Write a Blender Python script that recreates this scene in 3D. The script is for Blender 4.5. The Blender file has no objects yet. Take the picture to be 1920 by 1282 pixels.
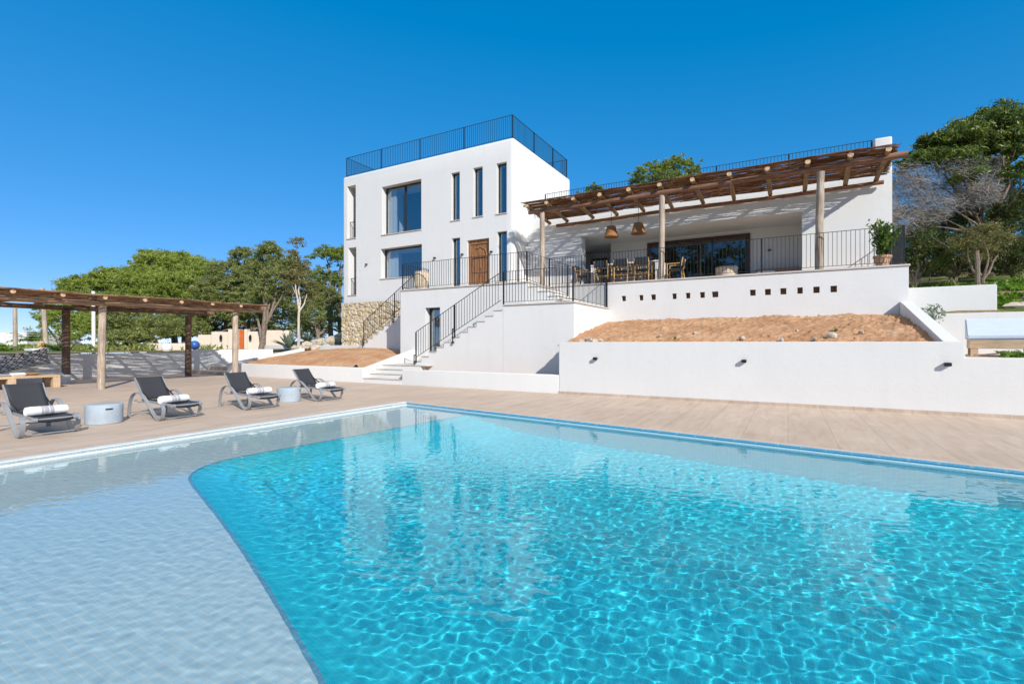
import bpy, bmesh, math, random
import numpy as np
from mathutils import Vector, Matrix
random.seed(7); rng = np.random.default_rng(7)
S = bpy.context.scene; COL = S.collection
PI = math.pi
# ---------------------------------------------------------------- surveying: the camera's own geometry, used to read real positions
F, HOR, H = 918.0, 643.0, 1.4
YAW = math.radians(29.4); CA, SA = math.cos(YAW), math.sin(YAW)
def ray(px):
    k = (px-960)/F; return CA*k-SA, SA*k+CA
def at(px, D):                       # ground position D metres deep under image column px
    a, b = ray(px); return a*D, b*D
def onY(px, py, Y):                  # x, z where the sight line meets the wall plane y = Y
    a, b = ray(px); D = Y/b; return a*D, H-(py-HOR)/F*D
def zat(py, D): return H-(py-HOR)/F*D
# ---------------------------------------------------------------- materials
class NT:
    def __init__(s, name):
        m = bpy.data.materials.new(name); m.use_nodes = True; s.m = m; s.t = m.node_tree; s.t.nodes.clear()
        s.out = s.n('ShaderNodeOutputMaterial')
    def n(s, typ, **kw):
        nd = s.t.nodes.new(typ)
        for k, v in kw.items():
            if k.startswith('i_'):
                key = k[2:]; key = int(key) if key.isdigit() else key.replace('_', ' ')
                nd.inputs[key].default_value = v
            else: setattr(nd, k, v)
        return nd
    def l(s, a, b): s.t.links.new(a, b)
    def coord(s, kind='Object', scale=(1, 1, 1), rot=(0, 0, 0)):
        c = s.n('ShaderNodeTexCoord') if kind != 'World' else s.n('ShaderNodeNewGeometry')
        mp = s.n('ShaderNodeMapping'); mp.inputs['Scale'].default_value = scale; mp.inputs['Rotation'].default_value = rot
        s.l(c.outputs['Position' if kind == 'World' else kind], mp.inputs['Vector']); return mp.outputs['Vector']
    def noise(s, vec, scale, detail=4, rough=.55, dist=0):
        x = s.n('ShaderNodeTexNoise'); x.inputs['Scale'].default_value = scale; x.inputs['Detail'].default_value = detail
        x.inputs['Roughness'].default_value = rough; x.inputs['Distortion'].default_value = dist
        s.l(vec, x.inputs['Vector']); return x.outputs['Fac']
    def ramp(s, fac, stops):
        r = s.n('ShaderNodeValToRGB'); e = r.color_ramp.elements
        while len(e) < len(stops): e.new(.5)
        for q, (p, c) in zip(e, stops): q.position = p; q.color = (*c, 1)
        s.l(fac, r.inputs['Fac']); return r.outputs['Color']
    def mix(s, fac, a, b, mode='MIX'):
        x = s.n('ShaderNodeMix', data_type='RGBA', blend_type=mode)
        if isinstance(fac, (int, float)): x.inputs[0].default_value = fac
        else: s.l(fac, x.inputs[0])
        for i, v in ((6, a), (7, b)):
            if isinstance(v, tuple): x.inputs[i].default_value = (*v, 1)
            else: s.l(v, x.inputs[i])
        return x.outputs[2]
    def bump(s, h, strength=.3, dist=.01):
        b = s.n('ShaderNodeBump'); b.inputs['Strength'].default_value = strength; b.inputs['Distance'].default_value = dist
        s.l(h, b.inputs['Height']); return b.outputs['Normal']
    def bsdf(s, col, rough=.7, normal=None, metal=0, spec=.5, extra=None):
        p = s.n('ShaderNodeBsdfPrincipled')
        if isinstance(col, tuple): p.inputs['Base Color'].default_value = (*col, 1)
        else: s.l(col, p.inputs['Base Color'])
        if isinstance(rough, (int, float)): p.inputs['Roughness'].default_value = rough
        else: s.l(rough, p.inputs['Roughness'])
        p.inputs['Metallic'].default_value = metal; p.inputs['Specular IOR Level'].default_value = spec
        if normal is not None: s.l(normal, p.inputs['Normal'])
        if extra:
            for k, v in extra.items(): p.inputs[k].default_value = v
        s.l(p.outputs[0], s.out.inputs['Surface']); return p
def simple(name, col, rough=.6, metal=0, var=.08, scale=8, bump=0.0, bscale=60, spec=.5):
    t = NT(name); v = t.coord('World')
    c = t.ramp(t.noise(v, scale, 5), [(.3, tuple(x*(1-var) for x in col)), (.7, tuple(min(1, x*(1+var)) for x in col))])
    n = t.bump(t.noise(v, bscale, 3), bump, .01) if bump else None
    t.bsdf(c, rough, n, metal, spec); return t.m
def plaster(name, col):
    t = NT(name); v = t.coord('World')
    big = t.noise(v, .55, 5, .6)
    c = t.ramp(big, [(.3, tuple(x*.965 for x in col)), (.7, col)])
    drip = t.noise(t.coord('World', (3, 3, .35)), 1.3, 6, .65)
    c = t.mix(t.ramp(drip, [(.52, (0, 0, 0)), (.8, (.34, .34, .34))]), c, tuple(x*.86 for x in col))
    h = t.noise(v, 14, 6, .6); h2 = t.noise(v, 1.3, 3)
    a = t.n('ShaderNodeMath', operation='ADD'); t.l(h, a.inputs[0])
    mu = t.n('ShaderNodeMath', operation='MULTIPLY'); mu.inputs[1].default_value = 3; t.l(h2, mu.inputs[0]); t.l(mu.outputs[0], a.inputs[1])
    t.bsdf(c, .85, t.bump(a.outputs[0], .25, .012), 0, .25); return t.m
M = {}
M['plaster'] = plaster('white_plaster', (.735, .725, .70))
M['cream'] = plaster('cream_plaster', (.72, .62, .50))
M['inner'] = plaster('inner_plaster', (.62, .58, .53))
M['black'] = simple('black_metal', (.018, .02, .024), .45, .3, .1)
M['frame'] = simple('anthracite_frame', (.03, .033, .038), .4, .2, .1)
M['brownframe'] = simple('brown_frame', (.06, .025, .015), .4, 0, .1)
M['coping'] = simple('coping_stone', (.55, .49, .43), .7, 0, .12, 3)
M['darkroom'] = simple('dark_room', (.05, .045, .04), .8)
M['curtain'] = simple('curtain_linen', (.75, .74, .70), .9, 0, .04)
M['soil'] = None
def wood_mat(name, dark, light, axis_scale=(1, 1, 1), rough=.8, scale=6):
    t = NT(name); v = t.coord('Object', axis_scale)
    n1 = t.noise(v, scale, 8, .65, .4); n2 = t.noise(t.coord('World'), 1.6, 4)
    c = t.ramp(n1, [(.3, dark), (.52, tuple((a+b)/2 for a, b in zip(dark, light))), (.72, light)])
    c = t.mix(t.ramp(n2, [(.4, (0, 0, 0)), (.65, (.45, .45, .45))]), c, tuple(x*.6 for x in dark))
    t.bsdf(c, rough, t.bump(n1, .7, .015), 0, .25); return t.m
M['log_x'] = wood_mat('red_brown_log', (.13, .055, .03), (.42, .235, .15), (.35, 5, 5))
M['log_y'] = wood_mat('brown_log', (.22, .125, .075), (.62, .43, .29), (5, .35, 5))
M['log_rafter_y'] = wood_mat('rafter_log_tan', (.17, .10, .055), (.50, .34, .20), (5, .35, 5))
M['log_rafter_x'] = wood_mat('rafter_log_brown', (.17, .10, .055), (.50, .34, .20), (.35, 5, 5))
M['post'] = wood_mat('weathered_post', (.27, .20, .14), (.72, .60, .48), (6, 6, .35))
M['post_brown'] = wood_mat('brown_post', (.10, .06, .04), (.28, .19, .14), (6, 6, .35))
M['log_end'] = simple('sawn_log_end', (.55, .37, .22), .8, 0, .4, 22)
M['reed'] = wood_mat('heather_sticks', (.10, .045, .022), (.33, .175, .09), (.6, 6, 6), .9, 9)
M['reed_y'] = wood_mat('heather_mat', (.18, .10, .06), (.46, .29, .18), (6, .6, 6), .9, 9)
M['pine_wood'] = wood_mat('pale_timber', (.50, .34, .20), (.78, .60, .40), (.6, 6, 6), .6, 5)
M['chair_wood'] = simple('honey_wood', (.55, .34, .13), .5, 0, .15)
M['terracotta'] = simple('terracotta', (.62, .36, .22), .85, 0, .12, 20, .2)
M['vent'] = simple('brown_vent_clay', (.17, .095, .055), .9, 0, .2, 30)
M['warm_tile'] = simple('warm_terrace_tile', (.66, .47, .31), .6, 0, .08, 2)
M['basket'] = None
# deck tiles
def deck_mat():
    t = NT('travertine_tiles'); v = t.coord('World')
    br = t.n('ShaderNodeTexBrick'); br.offset = .5
    br.inputs['Scale'].default_value = 1.0; br.inputs['Brick Width'].default_value = 1.2; br.inputs['Row Height'].default_value = .6
    br.inputs['Mortar Size'].default_value = .004; br.inputs['Mortar Smooth'].default_value = .3
    br.inputs['Color1'].default_value = (.0, .0, .0, 1); br.inputs['Color2'].default_value = (1, 1, 1, 1); br.inputs['Mortar'].default_value = (.5, .5, .5, 1)
    t.l(t.coord('World', (1, 1, 1), (0, 0, PI/2)), br.inputs['Vector'])
    streak = t.noise(t.coord('World', (3.2, .5, 1)), 2.2, 9, .62, .6)
    c = t.ramp(streak, [(.28, (.38, .285, .21)), (.45, (.50, .395, .31)), (.6, (.57, .465, .375)), (.75, (.63, .53, .44))])
    c = t.mix(.26, c, t.mix(br.outputs['Color'], (.50, .36, .26), (.70, .54, .41)))
    blot = t.noise(v, .35, 5, .6)
    c = t.mix(t.ramp(blot, [(.35, (.25, .25, .25)), (.6, (0, 0, 0))]), c, (.44, .33, .25))
    fac = t.ramp(br.outputs['Fac'], [(0, (0, 0, 0)), (1, (.7, .7, .7))])
    c = t.mix(fac, c, (.24, .18, .13))
    t.bsdf(c, t.ramp(streak, [(.3, (.55,)*3), (.7, (.75,)*3)]), t.bump(streak, .12, .006), 0, .35); return t.m
M['deck'] = deck_mat()
def mosaic(name, ca, cb, grout, size=.025, mor=.06, gf=.55, vdir=None):
    t = NT(name)
    br = t.n('ShaderNodeTexBrick'); br.offset = 0; br.squash = 1
    br.inputs['Scale'].default_value = 1/size; br.inputs['Brick Width'].default_value = 1; br.inputs['Row Height'].default_value = 1
    br.inputs['Mortar Size'].default_value = mor; br.inputs['Mortar Smooth'].default_value = .1
    br.inputs['Color1'].default_value = (*ca, 1); br.inputs['Color2'].default_value = (*cb, 1); br.inputs['Mortar'].default_value = (*grout, 1)
    if vdir is None: t.l(t.coord('World'), br.inputs['Vector'])
    else:
        g = t.n('ShaderNodeNewGeometry'); sx = t.n('ShaderNodeSeparateXYZ'); t.l(g.outputs['Position'], sx.inputs[0])
        cx = t.n('ShaderNodeCombineXYZ'); t.l(sx.outputs[vdir], cx.inputs[0]); t.l(sx.outputs['Z'], cx.inputs[1]); t.l(cx.outputs[0], br.inputs['Vector'])
    c = br.outputs['Color']
    big = t.noise(t.coord('World'), 1.1, 4)
    c = t.mix(t.ramp(big, [(.35, (.0,)*3), (.7, (.22,)*3)]), c, tuple(x*.88 for x in ca))
    t.bsdf(c, .25, None, 0, .5); return t.m
M['tile_shelf'] = mosaic('pale_blue_mosaic', (.62, .83, .93), (.52, .76, .89), (.76, .85, .84), .05, .07)
M['tile_deep'] = mosaic('turquoise_mosaic', (.04, .82, 1.0), (.03, .76, 1.0), (.12, .87, 1.0), .04, .05)
M['tile_deep_wall'] = mosaic('turquoise_wall_mosaic', (.02, .60, .78), (.015, .54, .74), (.08, .62, .78), .04, .05, vdir='X')
M['tile_band'] = mosaic('blue_waterline_mosaic', (.58, .76, .82), (.50, .70, .78), (.74, .80, .82), .05, .05, vdir='X')
M['tile_far'] = mosaic('pale_far_wall_mosaic', (.56, .84, .92), (.46, .78, .89), (.75, .86, .86), .05, .06, vdir='X')
M['tile_white'] = mosaic('white_edge_mosaic', (.80, .83, .82), (.72, .77, .78), (.62, .68, .70), .04, .05, vdir='Y')
M['tile_edge'] = mosaic('blue_edge_mosaic', (.16, .42, .60), (.13, .38, .56), (.3, .5, .6), .04, .05)
def water_mat():
    t = NT('pool_water'); g = t.n('ShaderNodeBsdfGlass'); g.inputs['IOR'].default_value = 1.333; g.inputs['Roughness'].default_value = 0
    g.inputs['Color'].default_value = (.96, 1, 1, 1)
    t.l(g.outputs[0], t.out.inputs['Surface']); return t.m
M['water'] = water_mat()
def pane_mat(name='window_glass', tint=(.35, .42, .48), base=.16):
    t = NT(name); tr = t.n('ShaderNodeBsdfTransparent'); tr.inputs[0].default_value = (*tint, 1)
    gl = t.n('ShaderNodeBsdfGlossy'); gl.inputs['Roughness'].default_value = .01; gl.inputs[0].default_value = (.92, .96, 1, 1)
    lw = t.n('ShaderNodeLayerWeight'); lw.inputs[0].default_value = .5; fr = t.n('ShaderNodeMath', operation='POWER'); fr.inputs[1].default_value = 5; t.l(lw.outputs['Facing'], fr.inputs[0])
    a = t.n('ShaderNodeMath', operation='ADD', use_clamp=True); a.inputs[1].default_value = base; t.l(fr.outputs[0], a.inputs[0])
    m = t.n('ShaderNodeMixShader'); t.l(a.outputs[0], m.inputs[0]); t.l(tr.outputs[0], m.inputs[1]); t.l(gl.outputs[0], m.inputs[2])
    t.l(m.outputs[0], t.out.inputs['Surface']); return t.m
M['pane'] = pane_mat(tint=(.84, .89, .93), base=.16)
M['pane_dark'] = pane_mat('tinted_glass', (.5, .55, .6), .10)
M['clear'] = pane_mat('drinking_glass', (.93, .95, .97), .03)
def soil_mat():
    t = NT('red_soil'); v = t.coord('World')
    a = t.noise(v, 1.2, 8, .65, .3); b = t.noise(v, 22, 6, .7)
    c = t.ramp(a, [(.3, (.35, .18, .095)), (.5, (.50, .29, .165)), (.7, (.60, .39, .24))])
    c = t.mix(t.ramp(b, [(.35, (.5,)*3), (.55, (0,)*3)]), c, (.40, .21, .11))
    t.bsdf(c, .95, t.bump(b, .8, .03), 0, .1); return t.m
M['soil'] = soil_mat()
def ground_mat():
    t = NT('dry_ground'); v = t.coord('World')
    a = t.noise(v, .5, 7, .6); b = t.noise(v, 7, 6, .7)
    c = t.ramp(b, [(.3, (.17, .115, .07)), (.5, (.30, .21, .13)), (.7, (.42, .33, .22))])
    c = t.mix(t.ramp(a, [(.42, (0,)*3), (.56, (.9,)*3)]), c, t.ramp(b, [(.3, (.035, .06, .012)), (.7, (.13, .21, .03))]))
    t.bsdf(c, .95, t.bump(b, .8, .05), 0, .1); return t.m
M['ground'] = ground_mat()
def leaf_mat(name, dark, light, sc=2.0):
    t = NT(name); v = t.coord('World')
    a = t.noise(v, sc, 5, .6); b = t.noise(v, 13, 2)
    m1 = t.n('ShaderNodeMath', operation='MULTIPLY_ADD'); m1.inputs[1].default_value = .6; t.l(a, m1.inputs[0])
    m2 = t.n('ShaderNodeMath', operation='MULTIPLY'); m2.inputs[1].default_value = .4; t.l(b, m2.inputs[0]); t.l(m2.outputs[0], m1.inputs[2])
    c = t.ramp(m1.outputs[0], [(.38, dark), (.50, tuple((a+b)*.46 for a, b in zip(dark, light))), (.60, light)])
    d = t.n('ShaderNodeBsdfDiffuse'); t.l(c, d.inputs[0])
    tl = t.n('ShaderNodeBsdfTranslucent'); t.l(c, tl.inputs[0])
    g = t.n('ShaderNodeBsdfGlossy'); g.inputs['Roughness'].default_value = .45; g.inputs[0].default_value = (.6, .6, .5, 1)
    x = t.n('ShaderNodeMixShader'); x.inputs[0].default_value = .38; t.l(d.outputs[0], x.inputs[1]); t.l(tl.outputs[0], x.inputs[2])
    y = t.n('ShaderNodeMixShader'); y.inputs[0].default_value = .04; t.l(x.outputs[0], y.inputs[1]); t.l(g.outputs[0], y.inputs[2])
    t.l(y.outputs[0], t.out.inputs['Surface']); return t.m
M['leaf_pine'] = leaf_mat('pine_needles', (.12, .17, .026), (.36, .44, .085))
M['leaf_pine2'] = leaf_mat('bright_pine_needles', (.15, .21, .03), (.44, .52, .10))
M['leaf_jun'] = leaf_mat('juniper_scales', (.13, .16, .042), (.38, .42, .13))
M['leaf_shade'] = leaf_mat('deep_green_pine_needles', (.06, .095, .017), (.22, .285, .055))
M['leaf_brown'] = leaf_mat('brownish_juniper', (.13, .13, .045), (.36, .33, .13))
M['leaf_dark'] = leaf_mat('dark_mastic_leaves', (.035, .055, .014), (.14, .175, .042))
M['leaf_pot'] = leaf_mat('laurel_leaves', (.05, .12, .015), (.22, .36, .05), 6)
M['leaf_grey'] = leaf_mat('grey_green_leaves', (.14, .20, .14), (.34, .42, .32), 4)
M['leaf_palm'] = leaf_mat('palm_leaves', (.06, .14, .02), (.20, .34, .05), 3)
M['grass'] = leaf_mat('grass_blades', (.07, .15, .015), (.22, .40, .03), 1.5)
M['twig'] = simple('grey_twigs', (.27, .235, .205), .9, 0, .45, 6)
M['bark'] = simple('grey_brown_bark', (.22, .165, .125), .95, 0, .35, 9, .8, 25)
M['bark_pale'] = simple('pale_bark', (.52, .45, .38), .95, 0, .25, 9, .6, 25)
M['rock'] = simple('limestone_rock', (.50, .42, .33), .95, 0, .25, 5, .8, 18)
M['grey_metal'] = simple('grey_powder_coat', (.33, .345, .36), .4, .3, .04)
M['towel'] = simple('white_towel', (.82, .81, .79), .95, 0, .04, 60, .6, 220)
M['towel_grey'] = simple('grey_towel_band', (.42, .42, .44), .95, 0, .3, 160, .6, 220)
M['white_fabric'] = simple('white_cushion', (.80, .78, .75), .95, 0, .04)
M['bed_fabric'] = simple('pale_blue_fabric', (.60, .67, .76), .95, 0, .05, 4, .3, 60)
M['white_paint'] = simple('white_table_top', (.78, .77, .75), .5)
M['blue_ball'] = simple('blue_glaze', (.03, .10, .34), .35)
M['orange_door'] = simple('orange_door_paint', (.50, .12, .025), .55, 0, .15, 4)
M['tabletex'] = simple('grey_blue_concrete', (.37, .43, .48), .7, 0, .10, 5, .15, 40)
M['bleached'] = simple('bleached_ribs', (.60, .49, .36), .8, 0, .2, 14)
M['lens'] = simple('frosted_lens', (.7, .7, .68), .3)
M['jute'] = simple('dark_webbing', (.035, .04, .042), .8)
def sling_mat():
    t = NT('charcoal_sling'); v = t.coord('Object')
    w = t.n('ShaderNodeTexWave'); w.inputs['Scale'].default_value = 60; t.l(v, w.inputs['Vector'])
    c = t.mix(w.outputs['Fac'], (.022, .023, .028), (.048, .05, .058))
    t.bsdf(c, .6, None, 0, .4); return t.m
M['sling'] = sling_mat()
def door_mat():
    t = NT('carved_door_wood'); v = t.coord('World', (9, 9, .8))
    n1 = t.noise(v, 3, 7, .65, .5)
    c = t.ramp(n1, [(.3, (.15, .06, .025)), (.5, (.30, .14, .06)), (.7, (.42, .22, .10))])
    t.bsdf(c, .65, t.bump(n1, .5, .01), 0, .3); return t.m
M['door'] = door_mat()
def basket_mat():
    t = NT('woven_rattan'); v = t.coord('Object', (1, 1, 1))
    w = t.n('ShaderNodeTexWave', bands_direction='Z'); w.inputs['Scale'].default_value = 16; w.inputs['Distortion'].default_value = 3; t.l(v, w.inputs['Vector'])
    c = t.mix(w.outputs['Fac'], (.20, .075, .02), (.50, .23, .08))
    p = t.n('ShaderNodeBsdfPrincipled'); t.l(c, p.inputs['Base Color']); p.inputs['Roughness'].default_value = .7
    t.l(t.bump(w.outputs['Fac'], .6, .01), p.inputs['Normal'])
    t.l(p.outputs[0], t.out.inputs['Surface']); return t.m
M['basket'] = basket_mat()
def rug_mat():
    t = NT('patterned_kilim')
    c0 = t.coord('Object'); sp = t.n('ShaderNodeSeparateXYZ'); t.l(c0, sp.inputs[0])
    def tri(o, f, ph=0):
        a = t.n('ShaderNodeMath', operation='MULTIPLY_ADD'); a.inputs[1].default_value = f; a.inputs[2].default_value = ph; t.l(o, a.inputs[0])
        p = t.n('ShaderNodeMath', operation='PINGPONG'); p.inputs[1].default_value = .5; t.l(a.outputs[0], p.inputs[0]); return p.outputs[0]
    s1 = t.n('ShaderNodeMath', operation='ADD'); t.l(tri(sp.outputs['X'], 4.6), s1.inputs[0]); t.l(tri(sp.outputs['Z'], 6.2), s1.inputs[1])
    r = t.ramp(s1.outputs[0], [(.16, (0, 0, 0)), (.18, (1, 1, 1)), (.40, (1, 1, 1)), (.42, (0, 0, 0)), (.58, (0, 0, 0)), (.60, (1, 1, 1))])
    r.node.color_ramp.interpolation = 'CONSTANT'
    c = t.mix(r, (.03, .03, .04), (.55, .54, .53))
    t.bsdf(c, .95); return t.m
M['rug'] = rug_mat()
def stone_mat():
    t = NT('rubble_stone'); v = t.coord('World')
    vo = t.n('ShaderNodeTexVoronoi'); vo.inputs['Scale'].default_value = 5; t.l(v, vo.inputs['Vector'])
    h = t.n('ShaderNodeSeparateColor'); t.l(vo.outputs['Color'], h.inputs[0])
    c = t.ramp(h.outputs[0], [(0, (.46, .36, .22)), (.5, (.60, .50, .34)), (1, (.68, .60, .46))])
    n = t.noise(v, 20, 6, .7)
    c = t.mix(t.ramp(n, [(.35, (.35,)*3), (.6, (0,)*3)]), c, (.40, .31, .20))
    t.bsdf(c, .95, t.bump(n, .6, .02), 0, .1); return t.m
M['stone'] = stone_mat()
M['mortar'] = simple('earth_mortar', (.30, .22, .14), .95, 0, .2, 12)
# ---------------------------------------------------------------- mesh helpers
class MB:
    def __init__(s): s.v = []; s.f = []; s.mi = []
    def add(s, vs, fs, mi=0):
        o = len(s.v); s.v += [tuple(p) for p in vs]; s.f += [tuple(i+o for i in q) for q in fs]; s.mi += [mi]*len(fs); return s
    def box(s, x0, y0, z0, x1, y1, z1, mi=0):
        v = [(x0, y0, z0), (x1, y0, z0), (x1, y1, z0), (x0, y1, z0), (x0, y0, z1), (x1, y0, z1), (x1, y1, z1), (x0, y1, z1)]
        return s.add(v, [(0, 3, 2, 1), (4, 5, 6, 7), (0, 1, 5, 4), (1, 2, 6, 5), (2, 3, 7, 6), (3, 0, 4, 7)], mi)
    def bar(s, p, q, w, h, mi=0, up=(0, 0, 1)):      # rectangular bar from p to q
        p, q = Vector(p), Vector(q); d = (q-p).normalized(); u = Vector(up)
        if abs(d.dot(u)) > .98: u = Vector((0, 1, 0))
        a = d.cross(u).normalized()*w/2; b = a.cross(d).normalized()*h/2
        v = [p-a-b, p+a-b, p+a+b, p-a+b, q-a-b, q+a-b, q+a+b, q-a+b]
        return s.add(v, [(0, 1, 2, 3), (7, 6, 5, 4), (0, 4, 5, 1), (1, 5, 6, 2), (2, 6, 7, 3), (3, 7, 4, 0)], mi)
    def tube(s, pts, rad, n=8, mi=0, capmi=None, jit=0):
        pts = [Vector(p) for p in pts]
        if not isinstance(rad, (list, tuple)): rad = [rad]*len(pts)
        rings = []; ref = None
        for i, p in enumerate(pts):
            d = (pts[min(i+1, len(pts)-1)]-pts[max(i-1, 0)]).normalized()
            if ref is None: ref = Vector((0, 0, 1)) if abs(d.z) < .9 else Vector((1, 0, 0))
            a = d.cross(ref)
            if a.length < 1e-4: a = d.cross(Vector((0, 1, 0)))
            a.normalize(); b = a.cross(d).normalized(); ref = b
            rings.append([p+(a*math.cos(2*PI*k/n)+b*math.sin(2*PI*k/n))*rad[i]*(1+random.uniform(-jit, jit)) for k in range(n)])
        vs = [v for r in rings for v in r]; fs = []
        for i in range(len(rings)-1):
            for k in range(n):
                fs.append((i*n+k, i*n+(k+1) % n, (i+1)*n+(k+1) % n, (i+1)*n+k))
        s.add(vs, fs, mi)
        cm = mi if capmi is None else capmi
        o = len(s.v)-len(vs)
        s.f.append(tuple(o+k for k in reversed(range(n)))); s.mi.append(cm)
        e = len(rings)-1; s.f.append(tuple(o+e*n+k for k in range(n))); s.mi.append(cm)
        return s
    def lathe(s, prof, c, n=24, mi=0, wob=None):
        vs = []
        for r, z in prof:
            for k in range(n):
                a = 2*PI*k/n; rr = r*(wob(a) if wob else 1)
                vs.append((c[0]+rr*math.cos(a), c[1]+rr*math.sin(a), c[2]+z))
        fs = [(i*n+k, i*n+(k+1) % n, (i+1)*n+(k+1) % n, (i+1)*n+k) for i in range(len(prof)-1) for k in range(n)]
        return s.add(vs, fs, mi)
    def prism(s, poly, z0, z1, mi=0):                # poly ccw list of (x, y)
        n = len(poly); v = [(x, y, z0) for x, y in poly]+[(x, y, z1) for x, y in poly]
        return s.add(v, [tuple(reversed(range(n))), tuple(range(n, 2*n))]+[(i, (i+1) % n, n+(i+1) % n, n+i) for i in range(n)], mi)
    def prismY(s, poly, y0, y1, mi=0):               # poly of (x, z) extruded in y
        n = len(poly); v = [(x, y0, z) for x, z in poly]+[(x, y1, z) for x, z in poly]
        return s.add(v, [tuple(range(n)), tuple(reversed(range(n, 2*n)))]+[(i, n+i, n+(i+1) % n, (i+1) % n) for i in range(n)], mi)
    def prismX(s, poly, x0, x1, mi=0):               # poly of (y, z) extruded in x
        n = len(poly); v = [(x0, y, z) for y, z in poly]+[(x1, y, z) for y, z in poly]
        return s.add(v, [tuple(range(n)), tuple(reversed(range(n, 2*n)))]+[(i, n+i, n+(i+1) % n, (i+1) % n) for i in range(n)], mi)
    def build(s, name, mats, parent=None, smooth=False, bevel=0, fixn=True, seg=2):
        me = bpy.data.meshes.new(name); me.from_pydata(s.v, [], s.f)
        if not isinstance(mats, (list, tuple)): mats = [mats]
        for m in mats: me.materials.append(m)
        if len(mats) > 1: me.polygons.foreach_set('material_index', s.mi)
        if fixn or bevel:
            bm = bmesh.new(); bm.from_mesh(me); bmesh.ops.recalc_face_normals(bm, faces=bm.faces)
            if bevel: bmesh.ops.bevel(bm, geom=bm.edges[:], offset=bevel, segments=seg, affect='EDGES', clamp_overlap=True)
            bm.to_mesh(me); bm.free()
        if smooth:
            me.polygons.foreach_set('use_smooth', [True]*len(me.polygons))
            me.set_sharp_from_angle(angle=math.radians(40))
        o = bpy.data.objects.new(name, me); COL.objects.link(o)
        if parent is not None: o.parent = parent; o.matrix_parent_inverse = parent.matrix_basis.inverted()
        return o
def tag(o, label, cat=None, group=None, kind=None):
    if label: o['label'] = label
    if cat: o['category'] = cat
    if group: o['group'] = group
    if kind: o['kind'] = kind
    return o
def thing(name, label, cat, loc=(0, 0, 0), rz=0, group=None):
    o = bpy.data.objects.new(name, None); o.empty_display_size = .2; COL.objects.link(o)
    o.location = loc; o.rotation_euler = (0, 0, rz); o.matrix_basis = Matrix.Translation(loc) @ Matrix.Rotation(rz, 4, 'Z')
    return tag(o, label, cat, group)
def local(o, parent):                                # the mesh was made in the parent's own coordinates
    o.parent = parent; o.matrix_parent_inverse = Matrix.Identity(4); return o
def struct(o): o['kind'] = 'structure'; return o
def copy_tree(o, loc=None, rz=None, parent=None):
    c = o.copy(); COL.objects.link(c)
    if parent is not None: c.parent = parent
    if loc is not None: c.matrix_basis = Matrix.Translation(loc) @ Matrix.Rotation(rz or 0, 4, 'Z')
    for ch in list(o.children): copy_tree(ch, parent=c)
    return c
def npmesh(name, V, Fq, mat, parent=None, smooth=False):
    me = bpy.data.meshes.new(name); nv = len(V); k = Fq.shape[1]; nf = len(Fq)
    me.vertices.add(nv); me.vertices.foreach_set('co', V.astype(np.float32).ravel())
    me.loops.add(nf*k); me.loops.foreach_set('vertex_index', Fq.astype(np.int32).ravel())
    me.polygons.add(nf); me.polygons.foreach_set('loop_start', np.arange(0, nf*k, k, dtype=np.int32))
    me.polygons.foreach_set('loop_total', np.full(nf, k, dtype=np.int32))
    if smooth: me.polygons.foreach_set('use_smooth', np.ones(nf, dtype=bool))
    me.update(calc_edges=True); me.validate(); me.materials.append(mat)
    o = bpy.data.objects.new(name, me); COL.objects.link(o)
    if parent is not None: o.parent = parent; o.matrix_parent_inverse = parent.matrix_basis.inverted()
    return o
def grid(name, X, Y, Z, mat, parent=None, smooth=True, keep=None):
    ny, nx = X.shape; V = np.stack([X.ravel(), Y.ravel(), Z.ravel()], 1)
    i = np.arange(nx*ny).reshape(ny, nx)
    Fq = np.stack([i[:-1, :-1].ravel(), i[:-1, 1:].ravel(), i[1:, 1:].ravel(), i[1:, :-1].ravel()], 1)
    if keep is not None: Fq = Fq[keep.ravel()]
    return npmesh(name, V, Fq, mat, parent, smooth)
_ph = rng.uniform(0, 2*PI, (40, 2)); _an = rng.uniform(0, 2*PI, 40)
def fbm(X, Y, f=1.0, octs=5, gain=.5, seed=0):
    z = np.zeros_like(X, dtype=float); amp = 1; k = seed
    for o in range(octs):
        for j in range(4):
            a = _an[(k) % 40]; z += amp*np.sin((X*math.cos(a)+Y*math.sin(a))*f*(1+.3*j)+_ph[k % 40, 0]+1.7*np.sin((X*math.sin(a)-Y*math.cos(a))*f*.7+_ph[k % 40, 1]))/4; k += 1
        f *= 2.05; amp *= gain
    return z
def cut(o, cutters):
    """boolean the cutter boxes out of mesh object o and keep the plain mesh"""
    mb = MB()
    for c in cutters: mb.box(*c)
    co = mb.build('cutter', M['plaster'])
    md = o.modifiers.new('b', 'BOOLEAN'); md.operation = 'DIFFERENCE'; md.solver = 'EXACT'; md.use_self = True; md.object = co
    dg = bpy.context.evaluated_depsgraph_get(); me = bpy.data.meshes.new_from_object(o.evaluated_get(dg))
    o.modifiers.clear(); o.data = me; bpy.data.objects.remove(co, do_unlink=True); return o
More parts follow.
